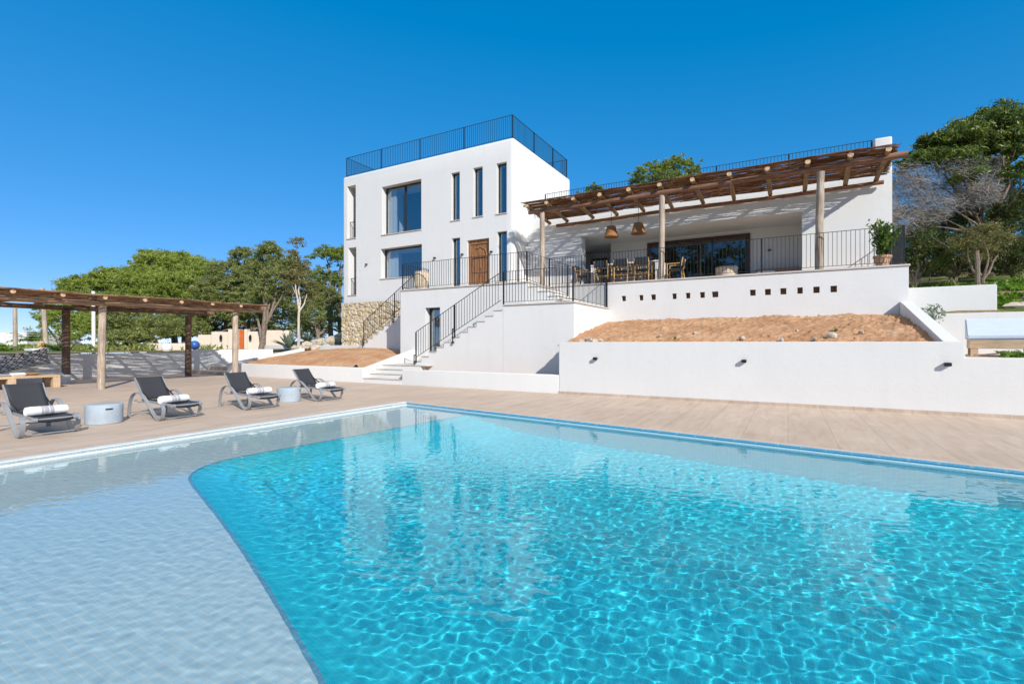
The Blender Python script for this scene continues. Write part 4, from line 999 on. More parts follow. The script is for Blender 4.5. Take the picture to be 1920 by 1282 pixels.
# lounge corner under the pergola
plinth = MB().box(-23.2, 1.0, 0, -21.55, 7.25, .31).build('seating_plinth', M['plaster'], bevel=.015); tag(plinth, 'white masonry bench along the shaded wall', 'bench')
t = thing('bench_cushion', 'white seat cushions on the masonry bench', 'cushion', (-22.7, 5, .33)); 
for i, (a, b) in enumerate(((1.2, 3.6), (3.63, 6.0), (6.05, 7.1))): MB().box(-23.1, a, .312, -21.62, b, .40 if i < 2 else .37).build('pad', M['white_fabric'], t, bevel=.03, seg=3)
def big_cushion():
    n, m = 26, 18; V = []; Q = []
    for side in (1, -1):
        for i in range(n+1):
            for j in range(m+1):
                u, v = i/n*2-1, j/m*2-1; e = max(0, (1-abs(u)**3)*(1-abs(v)**3))**.5
                V.append((u*.95*(1-.06*(1-v*v)), side*.14*e, v*.30*(1-.07*(1-u*u))))
    nv = (n+1)*(m+1)
    for s in (0, 1):
        for i in range(n):
            for j in range(m):
                a = s*nv+i*(m+1)+j; q = (a, a+1, a+m+2, a+m+1); Q.append(q if s else q[::-1])
    return npmesh('patterned_cushion', np.array(V), np.array(Q), M['rug'], None, True)
o = big_cushion(); o.location = (-22.75, 6.15, .74); o.rotation_euler = (math.radians(14), math.radians(-14), math.radians(92)); tag(o, 'large black and grey diamond patterned cushion leaning on the shaded wall', 'cushion')
bt = thing('bench_table', 'pale timber low table in front of the masonry bench', 'table', (-19.6, 4.8, 0))
def low_table():
    x0, x1, y0, y1 = -20.95, -20.1, 3.7, 6.5
    MB().box(x0, y0, .33, x1, y1, .40).build('table_top', M['pine_wood'], bt, bevel=.006)
    for x, y in ((x0, y0), (x1-.2, y0), (x0, 5.3), (x1-.2, 5.3), (x0, y1-.18), (x1-.2, y1-.18)): MB().box(x, y, 0, x+.2, y+.18, .328).build('leg', M['pine_wood'], bt, bevel=.006)
low_table()
o = MB().lathe([(0, .0), (.09, .005), (.17, .05), (.18, .07), (.165, .068), (.09, .02), (0, .018)], (0, 0, 0), 24).build('wooden_bowl', M['chair_wood'], smooth=True); o.location = (-20.5, 5.95, .401); tag(o, 'shallow wooden bowl on the pale timber low table', 'bowl')
o = MB().box(-.14, -.18, 0, .14, .18, .09).build('folded_towel', M['towel'], bevel=.035, seg=3, smooth=True); o.location = (-20.45, 5.6, .401); tag(o, 'white folded towel on the pale timber low table', 'towel')
# daybed behind the low right wall
db = thing('daybed', 'large timber daybed with a pale blue fitted cover behind the low wall', 'daybed', (4.3, 14.5, 1.12))
x0, x1, y0, y1, zb = 3.40, 6.6, 14.0, 15.7, 1.12
MB().box(x0, y0, zb+.16, x1, y0+.07, zb+.36).box(x0, y1-.07, zb+.16, x1, y1, zb+.36).box(x0, y0+.07, zb+.16, x0+.07, y1-.07, zb+.36).build('frame', M['pine_wood'], db, bevel=.006)
for x, y in ((x0+.02, y0+.01), (x0+.95, y0+.01), (x0+.02, y1-.12), (x1-.2, y0+.01), (x0+.95, y1-.12)): MB().box(x, y, zb, x+.12, y+.12, zb+.16).build('leg', M['pine_wood'], db)
MB().prismX([(y0-.02, zb+.362), (y1, zb+.362), (y1, zb+.86), (y1-.2, zb+.85), (y0+.3, zb+.45), (y0-.02, zb+.44)], x0-.03, x1).build('cover', M['bed_fabric'], db, bevel=.02)
_p = Matrix.Translation((3.4, 14.0, 0)); db.matrix_basis = _p @ Matrix.Rotation(math.radians(-12), 4, 'Z') @ _p.inverted() @ db.matrix_basis
# clipped branches lying by the daybed
C = np.array([[3.95+random.uniform(-.3, .3)*(1-q), 13.4+random.uniform(-.2, .2), 1.10+random.uniform(0, .15)*(1-q)] for q in np.random.default_rng(2).uniform(0, .7, 160)])
t = thing('cut_branch', 'green cut branches lying below the pale blue daybed', 'branch', (3.9, 13.5, 1.12)); leaves_np('foliage', C, .075, M['leaf_pot'], t, 3, .3, 4)
MB().tube([(3.3, 13.3, 1.15), (3.8, 13.5, 1.2), (4.6, 13.35, 1.15), (5.6, 13.6, 1.14)], .014, 6).build('stem', M['bark'], t)
# pool fittings
for x, y in [(-3.9, 8.237), (-.9, 7.803), (.9, 7.54), (-5.4, 8.45)]:
    o = MB().lathe([(0, .0), (.05, .0), (.055, .012), (.03, .02), (0, .022)], (0, 0, 0), 20).build('pool_inlet', M['white_paint'], smooth=True); o.location = (x, y-.005, -.26); o.rotation_euler = (PI/2, 0, math.radians(-8)); tag(o, 'small round white inlet just under the waterline of the pool', 'pool inlet', 'inlets along the pool wall')
t = thing('pool_light', 'round underwater lamp on the far pool wall', 'pool light', (2.6, 7.28, -.75))
dpt = (3.1, 7.205, -.72)
o = MB().lathe([(0, 0), (.12, .0), (.15, .02), (.16, .05), (.13, .06), (.11, .04), (0, .05)], (0, 0, 0), 28).build('lens_ring', M['white_paint'], smooth=True); o.parent = t; o.matrix_parent_inverse = t.matrix_basis.inverted(); o.location = dpt; o.rotation_euler = (PI/2, 0, math.radians(-8))
# garden hose tap (black stub) on the soil mound edge
o = MB().tube([(-13.9, 12.95, .50), (-13.9, 12.90, .56)], .07, 14).build('drain_pipe', M['black'], smooth=True); tag(o, 'short black pipe end on the soil mound', 'pipe')
# small floor lamp at return wall
# ================================================================ BACKGROUND LEFT
def gate_wall():
    t = thing('gate_wall', 'cream boundary wall with raised piers round a narrow orange door', 'wall', at(450, 30)+(1,))
    def seg(px0, px1, py, D, th=.3, name='panel', mat='cream'):
        a, b = Vector((*at(px0, D), 0)), Vector((*at(px1, D), 0)); d = (b-a).normalized(); nr = Vector((-d.y, d.x, 0))*th; z = zat(py, D)
        q = [a, b, b+nr, a+nr]; v = [(p.x, p.y, .6) for p in q]+[(p.x, p.y, z) for p in q]
        MB().add(v, [(0, 3, 2, 1), (4, 5, 6, 7), (0, 1, 5, 4), (1, 2, 6, 5), (2, 3, 7, 6), (3, 0, 4, 7)]).build(name, M[mat], t, bevel=.02)
    seg(371, 395.5, 627.5, 30, name='panel'); seg(396, 427, 622, 30, name='panel'); seg(427.4, 446, 617, 29.9, .4, 'pier'); seg(457.6, 463, 617, 29.9, .4, 'pier'); seg(463.4, 492, 621.5, 30); seg(492.3, 542, 619, 30)
    seg(446.3, 457.3, 618, 30.05, .1, 'door', 'orange_door')
gate_wall()
for px, l in ((416, 'small dark wall lantern on the wide cream panel before the orange door'), (471, 'small dark wall lantern on the cream panel after the orange door')):
    x, y = at(px, 29.9); t = thing('wall_lantern', l, 'lantern', (x, y, zat(633, 29.9)), 0, 'lanterns on the cream gate wall')
    MB().box(x-.07, y-.12, zat(637, 29.9), x+.07, y-.02, zat(630, 29.9)).build('glass_box', M['black'], t, bevel=.01); MB().tube([(x, y-.06, zat(630, 29.9)), (x, y-.06, zat(627, 29.9))], [.08, .01], 8).build('cap', M['black'], t)
wp = lambda px, py, D: (*at(px, D), zat(py, D))
a = at(275, 28); b = at(370, 28); wall_path([a, b], .6, zat(643.5, 28), .3, 'low cream wall seen beyond the pergola posts', 'cream')
def ball(px, py, rpx, D, mat, name, label, cat):
    r = rpx/F*D; x, y, z = wp(px, py, D); mb = MB(); mb.lathe([(r*math.sin(q), -r*math.cos(q)) for q in np.linspace(0.01, PI-.01, 16)], (x, y, z), 24); o = mb.build(name, mat, smooth=True); tag(o, label, cat); return o
ball(365, 647, 8.5, 23.8, M['blue_ball'], 'garden_ball', 'deep blue glazed garden ball behind the shaded wall', 'ornament')
ball(313, 652, 9, 23.2, M['white_paint'], 'garden_ball', 'white round garden ball behind the shaded wall', 'ornament')
def house_left():
    t = thing('white_outbuilding', 'plain white outbuilding seen under the pool pergola', 'building', at(10, 32)+(1,))
    a, b = Vector((*at(-150, 32), 0)), Vector((*at(50.5, 32), 0)); d = (b-a).normalized(); nr = Vector((-d.y, d.x, 0))*4; q = [a, b, b+nr, a+nr]; z = zat(623, 32)
    v = [(p.x, p.y, .3) for p in q]+[(p.x, p.y, z) for p in q]; MB().add(v, [(0, 3, 2, 1), (4, 5, 6, 7), (0, 1, 5, 4), (1, 2, 6, 5), (2, 3, 7, 6), (3, 0, 4, 7)]).build('wall', M['plaster'], t)
house_left()
def pole(px0, py0, px1, py1, D, r, mat, label, name='timber_pole'):
    a = (*at(px0, D), .2); b = wp(px1, py1, D); o = MB().tube([a, b], [r, r*.85], 10).build(name, mat, smooth=True); tag(o, label, 'pole')
pole(29, 663, 28, 578, 27, .11, M['post'], 'grey upright timber pole in front of the white outbuilding')
pole(89, 655, 79, 540, 26, .12, M['post'], 'leaning timber pole behind the clay pot pedestal')
pole(176, 660, 175, 546, 27, .10, M['white_paint'], 'thin white pole rising in front of the bushes')
x, y = at(78, 24.5); t = thing('pedestal', 'white moulded pedestal behind the shaded wall', 'pedestal', (x, y, 0)); zt = zat(653, 24.5)
MB().box(x-.40, y-.4, 0, x+.40, y+.4, zt-.14).build('shaft', M['plaster'], t); MB().box(x-.50, y-.5, zt-.137, x+.50, y+.5, zt).build('cap', M['plaster'], t, bevel=.02)
o = MB().lathe([(0, 0), (.13, .01), (.17, .12), (.15, .24), (.08, .33), (.09, .37), (.05, .37), (0, .3)], (x, y, zt+.002), 18).build('clay_urn', M['terracotta'], smooth=True); tag(o, 'round orange clay urn on the white pedestal', 'urn')
# ================================================================ TREES
def blob_points(blobs, dens, leaf, seed, clump=.55, shell=(.55, 1.0), tuft=26):
    r = np.random.default_rng(seed); P = []
    for (cx, cy_, cz, rx, ry, rz) in blobs:
        area = 4*PI*((rx*ry)**1.6/3+(rx*rz)**1.6/3+(ry*rz)**1.6/3)**(1/1.6); n = max(6, int(area*dens/tuft))
        d = r.normal(size=(n, 3)); d /= np.linalg.norm(d, axis=1)[:, None]; d[:, 2] = np.where(d[:, 2] < -.45, -d[:, 2], d[:, 2])
        q1, q2 = r.uniform(0, 6, 2); lump = 1+.17*np.sin(4.1*d[:, 0]+3.3*d[:, 2]+q1)*np.sin(3.7*d[:, 1]-2.9*d[:, 2]+q2)+.12*np.sin(9*d[:, 0]+q2)*np.sin(8*d[:, 1]+7*d[:, 2]+q1)
        rad = r.uniform(shell[0], shell[1], n)**.6*lump; C = d*rad[:, None]*np.array([rx, ry, rz])*(1+.12*r.normal(size=(n, 1)))+np.array([cx, cy_, cz])
        s = clump*r.uniform(.4, 1.25, n)*np.where(r.random(n) < .12, 1.5, 1)
        q = r.normal(size=(n, tuft, 3))*np.array([1, 1, .55])*s[:, None, None]*.42
        P.append((C[:, None, :]+q).reshape(-1, 3))
    return np.concatenate(P)
def limb(mb, a, b, r0, r1, wob=.25, n=6, seed=0):
    rr = random.Random(seed); a, b = Vector(a), Vector(b); pts = []; L = (b-a).length
    o1 = Vector((rr.uniform(-1, 1), rr.uniform(-1, 1), rr.uniform(-.5, .5)))*wob*L*.3
    for i in range(n+1):
        t = i/n; pts.append(a.lerp(b, t)+o1*math.sin(t*PI)+Vector((rr.uniform(-1, 1), rr.uniform(-1, 1), 0))*wob*.08*L*math.sin(t*PI))
    mb.tube(pts, [r0+(r1-r0)*i/n for i in range(n+1)], 7, jit=.08); return pts
def tree(name, label, base, blobs, mat, leaf=.2, dens=60, group=None, trunk_r=.2, bark='bark', seed=1, clump=.6, forks=None, aspect=2.2, twigs=0, cat='tree', tuft=26):
    t = thing(name, label, cat, base, 0, group); mb = MB(); B = Vector(base); top = Vector(forks) if forks else B.lerp(Vector(blobs[0][:3]), .45)
    limb(mb, B-Vector((0, 0, .2)), top, trunk_r, trunk_r*.7, .15, 6, seed)
    for i, bl in enumerate(blobs): limb(mb, top-Vector((0, 0, .05)), Vector(bl[:3]), trunk_r*.55, trunk_r*.12, .35, 6, seed+i+1)
    mb.build('trunk', M[bark], t, smooth=True)
    fine = name == 'pine_tree'
    P = blob_points(blobs, dens*(6.0 if fine else 5.0), leaf, seed, clump*(.50 if fine else (.72 if name == 'evergreen_tree' else .56)), tuft=56)
    leaves_np('crown', P, leaf*(.33 if fine else .38), mat, t, 4.2 if fine else 2.6, .25, seed)
    return t
def bl(px, py, D, rpx, rpy, dD=0, ry=None):
    """crown lobe centred on px,py at depth D with half-sizes in picture units turned into metres"""
    x, y = at(px, D+dD); k = (D+dD)/F; return (x, y, zat(py, D+dD), rpx*k, (ry if ry else rpx*k*.9), rpy*k)
TG = 'trees behind the pool pergola'
tree('pine_tree', 'broad light green pine crown closest to the grey pole, above the pergola', (*at(215, 44), 1), [bl(160, 545, 44, 44, 26), bl(215, 532, 45, 50, 28), bl(265, 545, 44, 45, 34), bl(190, 575, 43, 50, 24), bl(135, 560, 43, 24, 22)], M['leaf_pine2'], .24, 55, TG, .3, seed=11, clump=.8)
tree('pine_tree', 'tallest rounded pine crown in the middle of the trees behind the pergola', (*at(330, 48), 1), [bl(300, 500, 48, 50, 28), bl(345, 505, 47, 52, 28), bl(380, 525, 46, 40, 30), bl(280, 530, 46, 46, 30), bl(330, 545, 44, 60, 34)], M['leaf_pine2'], .25, 55, TG, .32, seed=12, clump=.85)
tree('juniper_tree', 'dense dark juniper with small peaks beside the rounded pine', (*at(425, 40), 1), [bl(425, 520, 40, 38, 34), bl(455, 492, 40, 24, 26), bl(400, 560, 39, 40, 34), bl(450, 550, 39, 40, 40), bl(462, 475, 40, 9, 12), bl(435, 482, 40, 8, 12)], M['leaf_jun'], .20, 80, TG, .28, seed=13, clump=.5, aspect=1.8)
tree('juniper_tree', 'wide olive green juniper with a twisted dark trunk near the gate wall', (*at(498, 31), 1.0), [bl(505, 492, 33, 30, 34), bl(520, 530, 32, 34, 34), bl(480, 520, 33, 26, 34), bl(548, 520, 31, 30, 40), bl(500, 555, 32, 34, 24), bl(510, 466, 33, 13, 14), bl(490, 480, 33, 14, 16)], M['leaf_jun'], .17, 90, TG, .15, seed=14, clump=.42, aspect=1.8, forks=(*at(498, 31), 2.6))
tree('juniper_tree', 'tall ragged brownish juniper on a pale bare trunk', (*at(560, 27), 1.05), [bl(556, 458, 28, 13, 13), bl(550, 485, 28, 15, 18), bl(563, 510, 28, 22, 24), bl(545, 530, 27.5, 24, 26), bl(575, 545, 28, 22, 22), bl(560, 560, 28, 28, 20)], M['leaf_brown'], .15, 95, TG, .085, 'bark_pale', 15, clump=.36, aspect=1.8, forks=(*at(561, 27), 3.2))
tree('pine_tree', 'open pine with bare dark trunks close to the tower', (*at(622, 36), 1.1), [bl(610, 478, 36, 30, 16), bl(640, 490, 37, 28, 26), bl(600, 520, 36, 18, 18), bl(625, 530, 37, 24, 20), bl(590, 545, 36, 16, 20), bl(615, 570, 38, 26, 22)], M['leaf_pine'], .18, 60, TG, .2, seed=16, clump=.5, forks=(*at(620, 36), 4.5))
tree('juniper_tree', 'bushy green juniper hugging the ground between the pergola posts', (*at(255, 29), .9), [bl(215, 620, 29, 34, 34), bl(255, 610, 30, 34, 38), bl(290, 622, 29, 32, 32), bl(240, 640, 28, 50, 20), bl(320, 600, 31, 30, 30), bl(200, 592, 31, 26, 26), bl(340, 620, 30, 24, 22)], M['leaf_jun'], .16, 95, TG, .2, seed=17, clump=.42)
tree('juniper_tree', 'low spreading juniper in front of the cream gate wall piers', (*at(345, 38), .9), [bl(345, 595, 38, 36, 30), bl(385, 588, 39, 36, 32), bl(425, 592, 38, 30, 28), bl(320, 620, 37, 26, 24), bl(365, 620, 36, 30, 18), bl(455, 605, 37, 24, 20)], M['leaf_jun'], .2, 80, TG, .22, seed=18, clump=.5)
tree('pine_tree', 'small bright green pine behind the leaning timber pole', (*at(120, 31), .9), [bl(105, 612, 31, 34, 34), bl(140, 615, 31, 34, 34), bl(80, 588, 33, 20, 22), bl(165, 625, 29, 34, 28), bl(120, 580, 33, 26, 22)], M['leaf_pine2'], .17, 70, TG, .14, seed=19, clump=.45)
tree('juniper_tree', 'dark green juniper filling the gap under the open pine', (*at(600, 33), 1.1), [bl(590, 600, 33, 26, 24), bl(618, 610, 34, 24, 26), bl(560, 605, 34, 20, 18), bl(628, 580, 35, 14, 24), bl(585, 570, 34, 24, 22), bl(610, 560, 36, 30, 26), bl(545, 600, 36, 26, 24)], M['leaf_jun'], .16, 90, TG, .16, seed=20, clump=.42)
tree('juniper_tree', 'olive juniper crown showing over the cream wall panels', (*at(480, 37), 1.0), [bl(470, 585, 37, 30, 24), bl(505, 595, 37, 22, 18), bl(440, 590, 38, 24, 20), bl(520, 570, 37, 30, 26), bl(470, 560, 38, 36, 26), bl(410, 570, 39, 30, 24)], M['leaf_jun'], .18, 85, TG, .2, seed=31, clump=.45)
tree('juniper_tree', 'tall deep juniper standing behind the twisted trunk and the gate wall', (*at(500, 44), 1.0), [bl(470, 530, 44, 40, 36), bl(520, 520, 44, 40, 40), bl(570, 540, 44, 36, 40), bl(450, 580, 43, 40, 30), bl(520, 585, 43, 44, 30), bl(590, 590, 43, 40, 30), bl(480, 620, 42, 50, 20), bl(570, 625, 42, 50, 20)], M['leaf_jun'], .2, 60, TG, .2, seed=33, clump=.5)
tree('pine_tree', 'wide low pine filling in beneath the tallest rounded crown', (*at(300, 42), 1.0), [bl(250, 575, 43, 50, 34), bl(310, 570, 43, 50, 34), bl(370, 575, 43, 44, 34), bl(280, 620, 42, 60, 24), bl(360, 620, 42, 56, 26), bl(410, 610, 42, 30, 30), bl(180, 610, 42, 46, 26)], M['leaf_pine'], .2, 60, TG, .2, seed=34, clump=.55)
# extra trunks
def trunk_thing(px, pyb, pyt, D, r, bark, label, lean=0):
    a = (*at(px, D), .7); b = (*at(px+lean, D), zat(pyt, D)); mb = MB(); limb(mb, a, b, r, r*.7, .1, 8, px); limb(mb, Vector(a).lerp(Vector(b), .35), (b[0]-.7, b[1], a[2]+(b[2]-a[2])*.75), r*.6, r*.35, .2, 6, px+1)
    o = mb.build('tree_trunk', M[bark], smooth=True); tag(o, label, 'tree trunk')
trunk_thing(487, 655, 575, 29, .15, 'bark', 'twisted dark trunk leaning before the cream wall', 10)
trunk_thing(640, 600, 500, 37, .16, 'bark', 'slim dark pine trunk close to the tower corner')
# agave and palm leaves
def agave(px, py, D, R, label, mat='leaf_grey', n=26, seed=1):
    x, y, z = wp(px, py, D); r = random.Random(seed); mb = MB()
    for i in range(n):
        a = r.uniform(0, 6.28); el = r.uniform(.25, 1.35); L = R*r.uniform(.8, 1.1); w_ = R*.085
        d = Vector((math.cos(a)*math.cos(el), math.sin(a)*math.cos(el), math.sin(el))); s = d.cross(Vector((0, 0, 1))).normalized()*w_
        p0 = Vector((x, y, z)); p1 = p0+d*L*.5+Vector((0, 0, .02)); p2 = p0+d*L-Vector((0, 0, L*.06))
        mb.add([p0-s*.6, p0+s*.6, p1+s, p1-s, p2, p1-Vector((0, 0, w_*.7)), p0-Vector((0, 0, w_*.5))], [(0, 1, 2, 3), (3, 2, 4), (0, 3, 5, 6), (1, 6, 5, 2), (3, 4, 5), (2, 5, 4)])
    o = mb.build('agave_plant', M[mat]); tag(o, label, 'plant')
agave(541, 651, 27.5, 1.0, 'grey green agave beside the pale bare trunk', seed=3)
agave(575, 640, 30, .8, 'smaller grey green agave behind the pale bare trunk', seed=4)
def frond_plant(px, py, D, R, label, n=16, seed=2):
    x, y, z = wp(px, py, D); r = random.Random(seed); V = MB()
    for i in range(n):
        a = r.uniform(0, 6.28); L = R*r.uniform(.8, 1.2); up = r.uniform(.5, 1.2); pr = None
        for k in range(9):
            t = k/8; p = Vector((x+math.cos(a)*L*t, y+math.sin(a)*L*t, z+L*(up*t-1.0*t*t*.8)))
            if pr is not None:
                s = Vector((-math.sin(a), math.cos(a), -.35))*R*.22*math.sin(PI*min(1, t+.08)); s2 = Vector((-math.sin(a), math.cos(a), .35))*R*.22*math.sin(PI*min(1, t+.08)); d = (p-pr)
                V.add([pr, pr+d*.7, pr+s+d*1.2], [(0, 1, 2)]); V.add([pr, pr+d*.7, pr-s2+d*1.2], [(0, 1, 2)])
            pr = p
    o = V.build('palm_plant', M['leaf_palm'], fixn=False); tag(o, label, 'plant')
frond_plant(8, 662, 24.3, 1.1, 'bright green fan leaved plant in front of the white outbuilding', 26, 3)
frond_plant(60, 640, 28, 1.3, 'dark arching palm beside the clay urn', 22, 5)
frond_plant(105, 655, 24.5, .9, 'broad leaved green plant between the pedestal and the rear pergola post', 22, 6)
for k, (px, py, D, r) in enumerate([(575, 640, 26.5, .35), (600, 638, 28, .5), (622, 634, 29.5, .55), (640, 628, 31, .6), (590, 645, 26, .3), (612, 645, 27, .35)]):
    x, y, z = wp(px, py, D); stone(x, y, max(z-.2, .9), r, 'large limestone boulder in the rough bank beside the tower', 'boulders beside the tower', .6)
x, y = at(562, 25.8); 
for q in range(5): stone(x-.5+.25*q, y+.1*(q % 2), 1.16, .16, 'flat limestone piece round the foot of the pale bare trunk', 'stones round the pale trunk', .5)
# ---------------------------------------------------------------- trees behind and right of the house
tree('pine_tree', 'dense pine crown showing above the wing roof railing', (*at(1250, 37), 2.5), [bl(1225, 328, 36, 36, 22), bl(1270, 322, 36, 38, 22), bl(1300, 335, 37, 18, 22), bl(1195, 345, 36, 16, 18), bl(1250, 350, 35, 50, 24)], M['leaf_pine'], .17, 75, None, .25, seed=21, clump=.45)
tree('pine_tree', 'small pine top peeping over the roof railing beside the tower', (*at(1112, 40), 2.5), [bl(1113, 358, 40, 18, 11), bl(1085, 372, 40, 14, 10), bl(1120, 375, 40, 22, 14)], M['leaf_pine'], .17, 75, None, .2, seed=22, clump=.4)
tree('pine_tree', 'tiny pine top just above the far part of the roof railing', (*at(1503, 33), 2.5), [bl(1503, 306, 33, 9, 7), bl(1510, 320, 33, 20, 12)], M['leaf_pine'], .15, 70, None, .15, seed=23, clump=.3)
# the great leaning pine with its grey dead twigs
def great_pine():
    base = (*at(1868, 23), 3.0); t = thing('pine_tree', 'great spreading pine with a mass of dead grey twigs over the terrace end', 'tree', base)
    D = 21
    blobs = [bl(1760, 272, D, 46, 18), bl(1800, 258, D, 50, 20), bl(1835, 238, D+1, 46, 18), bl(1880, 232, D, 50, 22), bl(1745, 292, D-1, 30, 12), bl(1790, 300, D-1, 44, 18), bl(1715, 300, D, 24, 10), bl(1850, 285, D, 46, 20), bl(1905, 275, D-1, 40, 30), bl(1810, 330, D-1, 30, 12), bl(1915, 330, D-1, 30, 24), bl(1700, 318, D, 14, 8)]
    mb = MB(); F1 = Vector((*at(1838, D+.5), zat(400, D))); F0 = Vector(base)
    limb(mb, F0-Vector((0, 0, .4)), F1, .17, .12, .25, 8, 5)
    lim = []
    for i, b_ in enumerate(blobs): lim.append(limb(mb, F1.lerp(F0, .25*(i % 3)/2), Vector(b_[:3]), .065, .02, .5, 8, 60+i))
    for i, (px, py) in enumerate([(1680, 420), (1700, 390), (1740, 440), (1690, 360), (1760, 400), (1720, 330), (1700, 460), (1780, 440)]): lim.append(limb(mb, F1.lerp(F0, .2+.2*(i % 3)), Vector((*at(px, D-.5), zat(py, D-.5))), .05, .012, .5, 8, 90+i))
    mb.build('trunk', M['bark'], t, smooth=True)
    blobs += [bl(1870, 262, D+1, 60, 26), bl(1830, 275, D, 50, 22), bl(1770, 285, D+.5, 46, 16), bl(1900, 300, D+1, 40, 26), bl(1860, 215, D+2, 40, 12)]
    leaves_np('crown', blob_points(blobs, 250, .1, 41, .27, tuft=34), .085, M['leaf_shade'], t, 3.2, .5, 41)
    # dead twigs: thin crossing slivers sweeping down and outwards
    r = np.random.default_rng(8); N = 24000; V = np.empty((N, 4, 3))
    px = r.uniform(1658, 1880, N); top = np.interp(px, [1658, 1700, 1760, 1880], [330, 296, 296, 290]); bot = np.interp(px, [1658, 1720, 1800, 1880], [455, 440, 400, 380])
    py = top+(bot-top)*r.beta(1.6, 1.7, N); Dd = D+r.uniform(-1.6, 1.4, N)
    k = (px-960)/F; x = (CA*k-SA)*Dd; y = (SA*k+CA)*Dd; z = H-(py-HOR)/F*Dd
    # keep clumps: thin out with noise so gaps stay open
    nz = np.sin(x*3.1+z*2.3)+np.sin(y*2.7-z*3.7+1)+np.sin(x*1.3-y*1.9+z*1.1); kp = nz+r.normal(0, .8, N) > -.35
    x, y, z = x[kp], y[kp], z[kp]; N = len(x); V = np.empty((N, 4, 3))
    ln = r.uniform(.10, .42, N); d = np.stack([-.8+r.normal(0, .55, N), -.2+r.normal(0, .5, N), .15+r.normal(0, .55, N)], 1); d /= np.linalg.norm(d, axis=1)[:, None]
    s = np.cross(d, r.normal(size=(N, 3))); s /= np.linalg.norm(s, axis=1)[:, None]; C = np.stack([x, y, z], 1)
    wv = r.uniform(.004, .009, N)[:, None]
    V[:, 0] = C-d*ln[:, None]/2-s*wv; V[:, 1] = C-d*ln[:, None]/2+s*wv; V[:, 2] = C+d*ln[:, None]/2+s*wv*.4+s*ln[:, None]*.12; V[:, 3] = C+d*ln[:, None]/2-s*wv*.4+s*ln[:, None]*.12
    npmesh('dead_twigs', V.reshape(-1, 3), np.arange(N*4).reshape(N, 4), M['twig'], t)
great_pine()
RG = 'evergreens on the slope beyond the terrace'
def rt(label, base_px, D, blobs, mat='leaf_dark', leaf=.13, dens=120, seed=1, tr=.12, clump=.4, z=2.6): tree('evergreen_tree', label, (*at(base_px, D), z), blobs, M[mat], leaf, dens, RG, tr, seed=seed, clump=clump, aspect=2.0)
rt('dark bushy evergreen right behind the terrace railing corner', 1715, 20.5, [bl(1712, 470, 20.5, 30, 44), bl(1740, 490, 20.5, 34, 34), bl(1700, 500, 21, 24, 28), bl(1725, 440, 21, 20, 22)], seed=51)
rt('dark evergreen with a pointed top between the railing corner and the olive toned one', 1790, 21.5, [bl(1790, 430, 22, 28, 34), bl(1770, 470, 21.5, 36, 34), bl(1815, 400, 22, 13, 24), bl(1800, 480, 21, 30, 30)], seed=52)
rt('olive toned evergreen with drooping sprays above the stepped wall end', 1845, 18.8, [bl(1838, 445, 18.8, 36, 26), bl(1815, 462, 18.8, 28, 20), bl(1868, 455, 19, 28, 22), bl(1842, 480, 19, 30, 16)], 'leaf_brown', .11, 130, 53, .1, .34)
rt('dark evergreen closing the frame edge above the daybed', 1900, 20.5, [bl(1895, 420, 21, 30, 44), bl(1925, 400, 21, 26, 50), bl(1885, 480, 20.5, 36, 34), bl(1925, 500, 20, 30, 34), bl(1850, 505, 21.5, 26, 20)], seed=54)
rt('dark evergreen further up the slope under the great pine', 1760, 26, [bl(1700, 420, 27, 34, 30), bl(1760, 430, 26, 40, 40), bl(1830, 380, 27, 34, 30), bl(1900, 400, 28, 40, 50), bl(1740, 490, 26, 60, 40), bl(1840, 480, 26, 60, 40), bl(1905, 480, 26, 40, 40), bl(1860, 420, 25, 36, 36), bl(1910, 350, 26, 36, 34), bl(1720, 460, 26, 40, 40), bl(1880, 450, 24, 40, 40)], seed=55, leaf=.16, dens=80, clump=.5)
rt('low dark evergreen behind the white wall that steps from the terrace', 1760, 21.5, [bl(1745, 512, 21.5, 30, 14), bl(1790, 508, 22, 34, 16), bl(1870, 505, 22.5, 40, 16)], seed=56, leaf=.12, dens=110, clump=.34)
tree('pine_tree', 'high pine crown cut by the frame above the great pine', (*at(1935, 26), 3.5), [bl(1925, 215, 24, 26, 14), bl(1900, 250, 24, 22, 12), bl(1945, 235, 24, 30, 20)], M['leaf_shade'], .14, 120, None, .25, seed=57, clump=.35)
# curved trunk under the olive toned evergreen
trunk_thing(1843, 530, 470, 18.6, .10, 'bark', 'curved bare trunk rising behind the stepped white wall', -12)
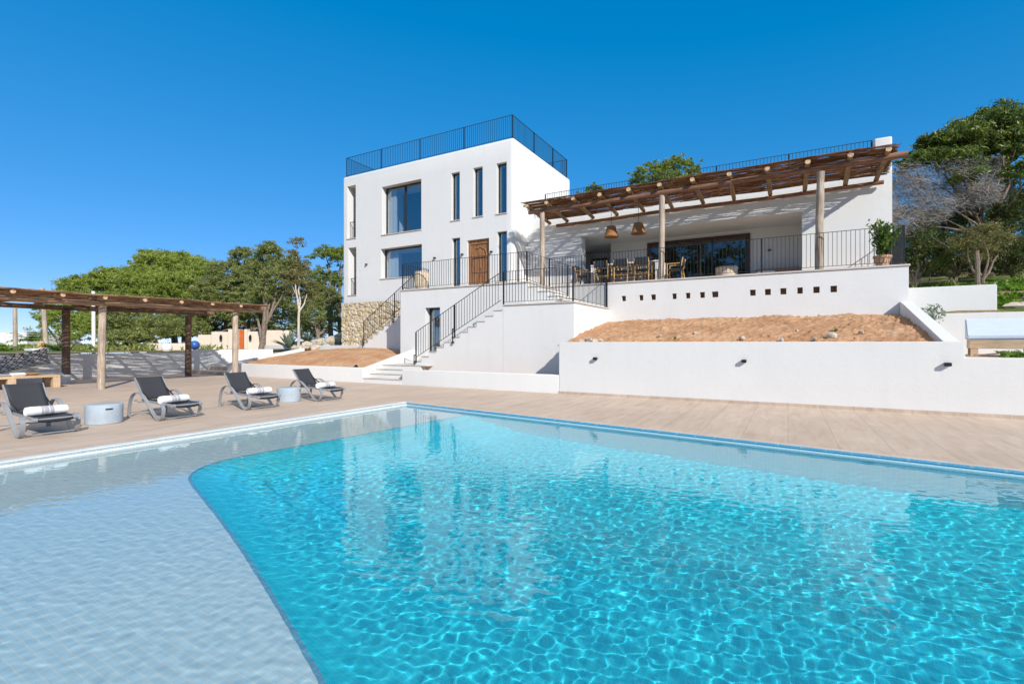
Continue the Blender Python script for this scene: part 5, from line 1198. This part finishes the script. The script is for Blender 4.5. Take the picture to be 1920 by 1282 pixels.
# trees on the far side of the pool, seen only as reflections in the porch glass
for i, (x, y, h_) in enumerate([(-15.5, -19, 12.6), (-10.5, -18, 13.6), (-5.5, -19, 12.4), (-.5, -20, 13)]):
    tree('pine_tree', ['open pine on the far side of the pool reflected in the porch glass, seawards', 'tall pine reflected in the middle of the porch glass', 'lower pine reflected in the porch glass beside the tall one', 'pine reflected at the inland side of the porch glass'][i], (x, y, -.1),
         [(x, y, h_-1.8, 3.0, 2.6, 2.0), (x-1.6, y+.5, h_-4.2, 2.8, 2.4, 2.2), (x+1.6, y-.4, h_-4.6, 2.8, 2.4, 2.2), (x, y, h_-7, 3, 2.4, 2)], M['leaf_jun'], .24, 26, 'pines on the far side of the pool', .2, seed=80+i, clump=.7)
# grass and undergrowth
def tuftfield(name, regions, mat, size, seed, label):
    r = np.random.default_rng(seed); P = []
    for (x0, x1, y0, y1, n, hh) in regions:
        X = r.uniform(x0, x1, n); Y = r.uniform(y0, y1, n); k = fbm(X, Y, 1.4, 3, .5, 4) > -.1; X, Y = X[k], Y[k]
        Z = h_terrain(X, Y)+r.uniform(0, hh, len(X)); P.append(np.stack([X, Y, Z], 1))
    P = np.concatenate(P); o = leaves_np(name, P, size, mat, None, 3.2, 1.6, seed); tag(o, label, None, None, 'stuff'); return o
tuftfield('grass', [(3, 14, 18.7, 27, 26000, .12)], M['grass'], .11, 71, 'bright green grass on the slope beyond the terrace')
tuftfield('undergrowth', [(-26, -13, 18.4, 30, 9000, .18), (-44, -29, 10, 34, 12000, .25), (-24, -20.6, 20, 26, 2000, .1)], M['leaf_jun'], .15, 72, 'low green undergrowth behind the poolside walls')
# grey leaved shrub by the sloping wall
def grey_shrub():
    x, y, z = 3.35, 17.0, 1.9; t = thing('grey_shrub', 'small silvery shrub beside the sloping wall top', 'shrub', (x, y, 1.2)); r = np.random.default_rng(3); d = r.normal(size=(260, 3)); d /= np.linalg.norm(d, axis=1)[:, None]
    leaves_np('foliage', np.array([x, y, z+.25])+d*r.uniform(.1, .32, 260)[:, None], .06, M['leaf_grey'], t, 2.5, .5, 6); MB().tube([(x, y, 1.1), (x, y, z+.2)], .03, 6).build('stem', M['bark'], t)
grey_shrub()
for k, (x, y, r_) in enumerate([(5.6, 18.9, .35), (6.3, 19.4, .5), (7.2, 19.0, .3), (6.8, 20.4, .6), (5.2, 21, .3)]): stone(x, y, h_terrain(np.array(x), np.array(y))+.02, r_, 'flat grey boulder in the grass beyond the stepped wall', 'boulders in the grass', .35)
for o in bpy.data.objects:
    if o.type == 'MESH' and o.name.startswith('cutter'): bpy.data.objects.remove(o)
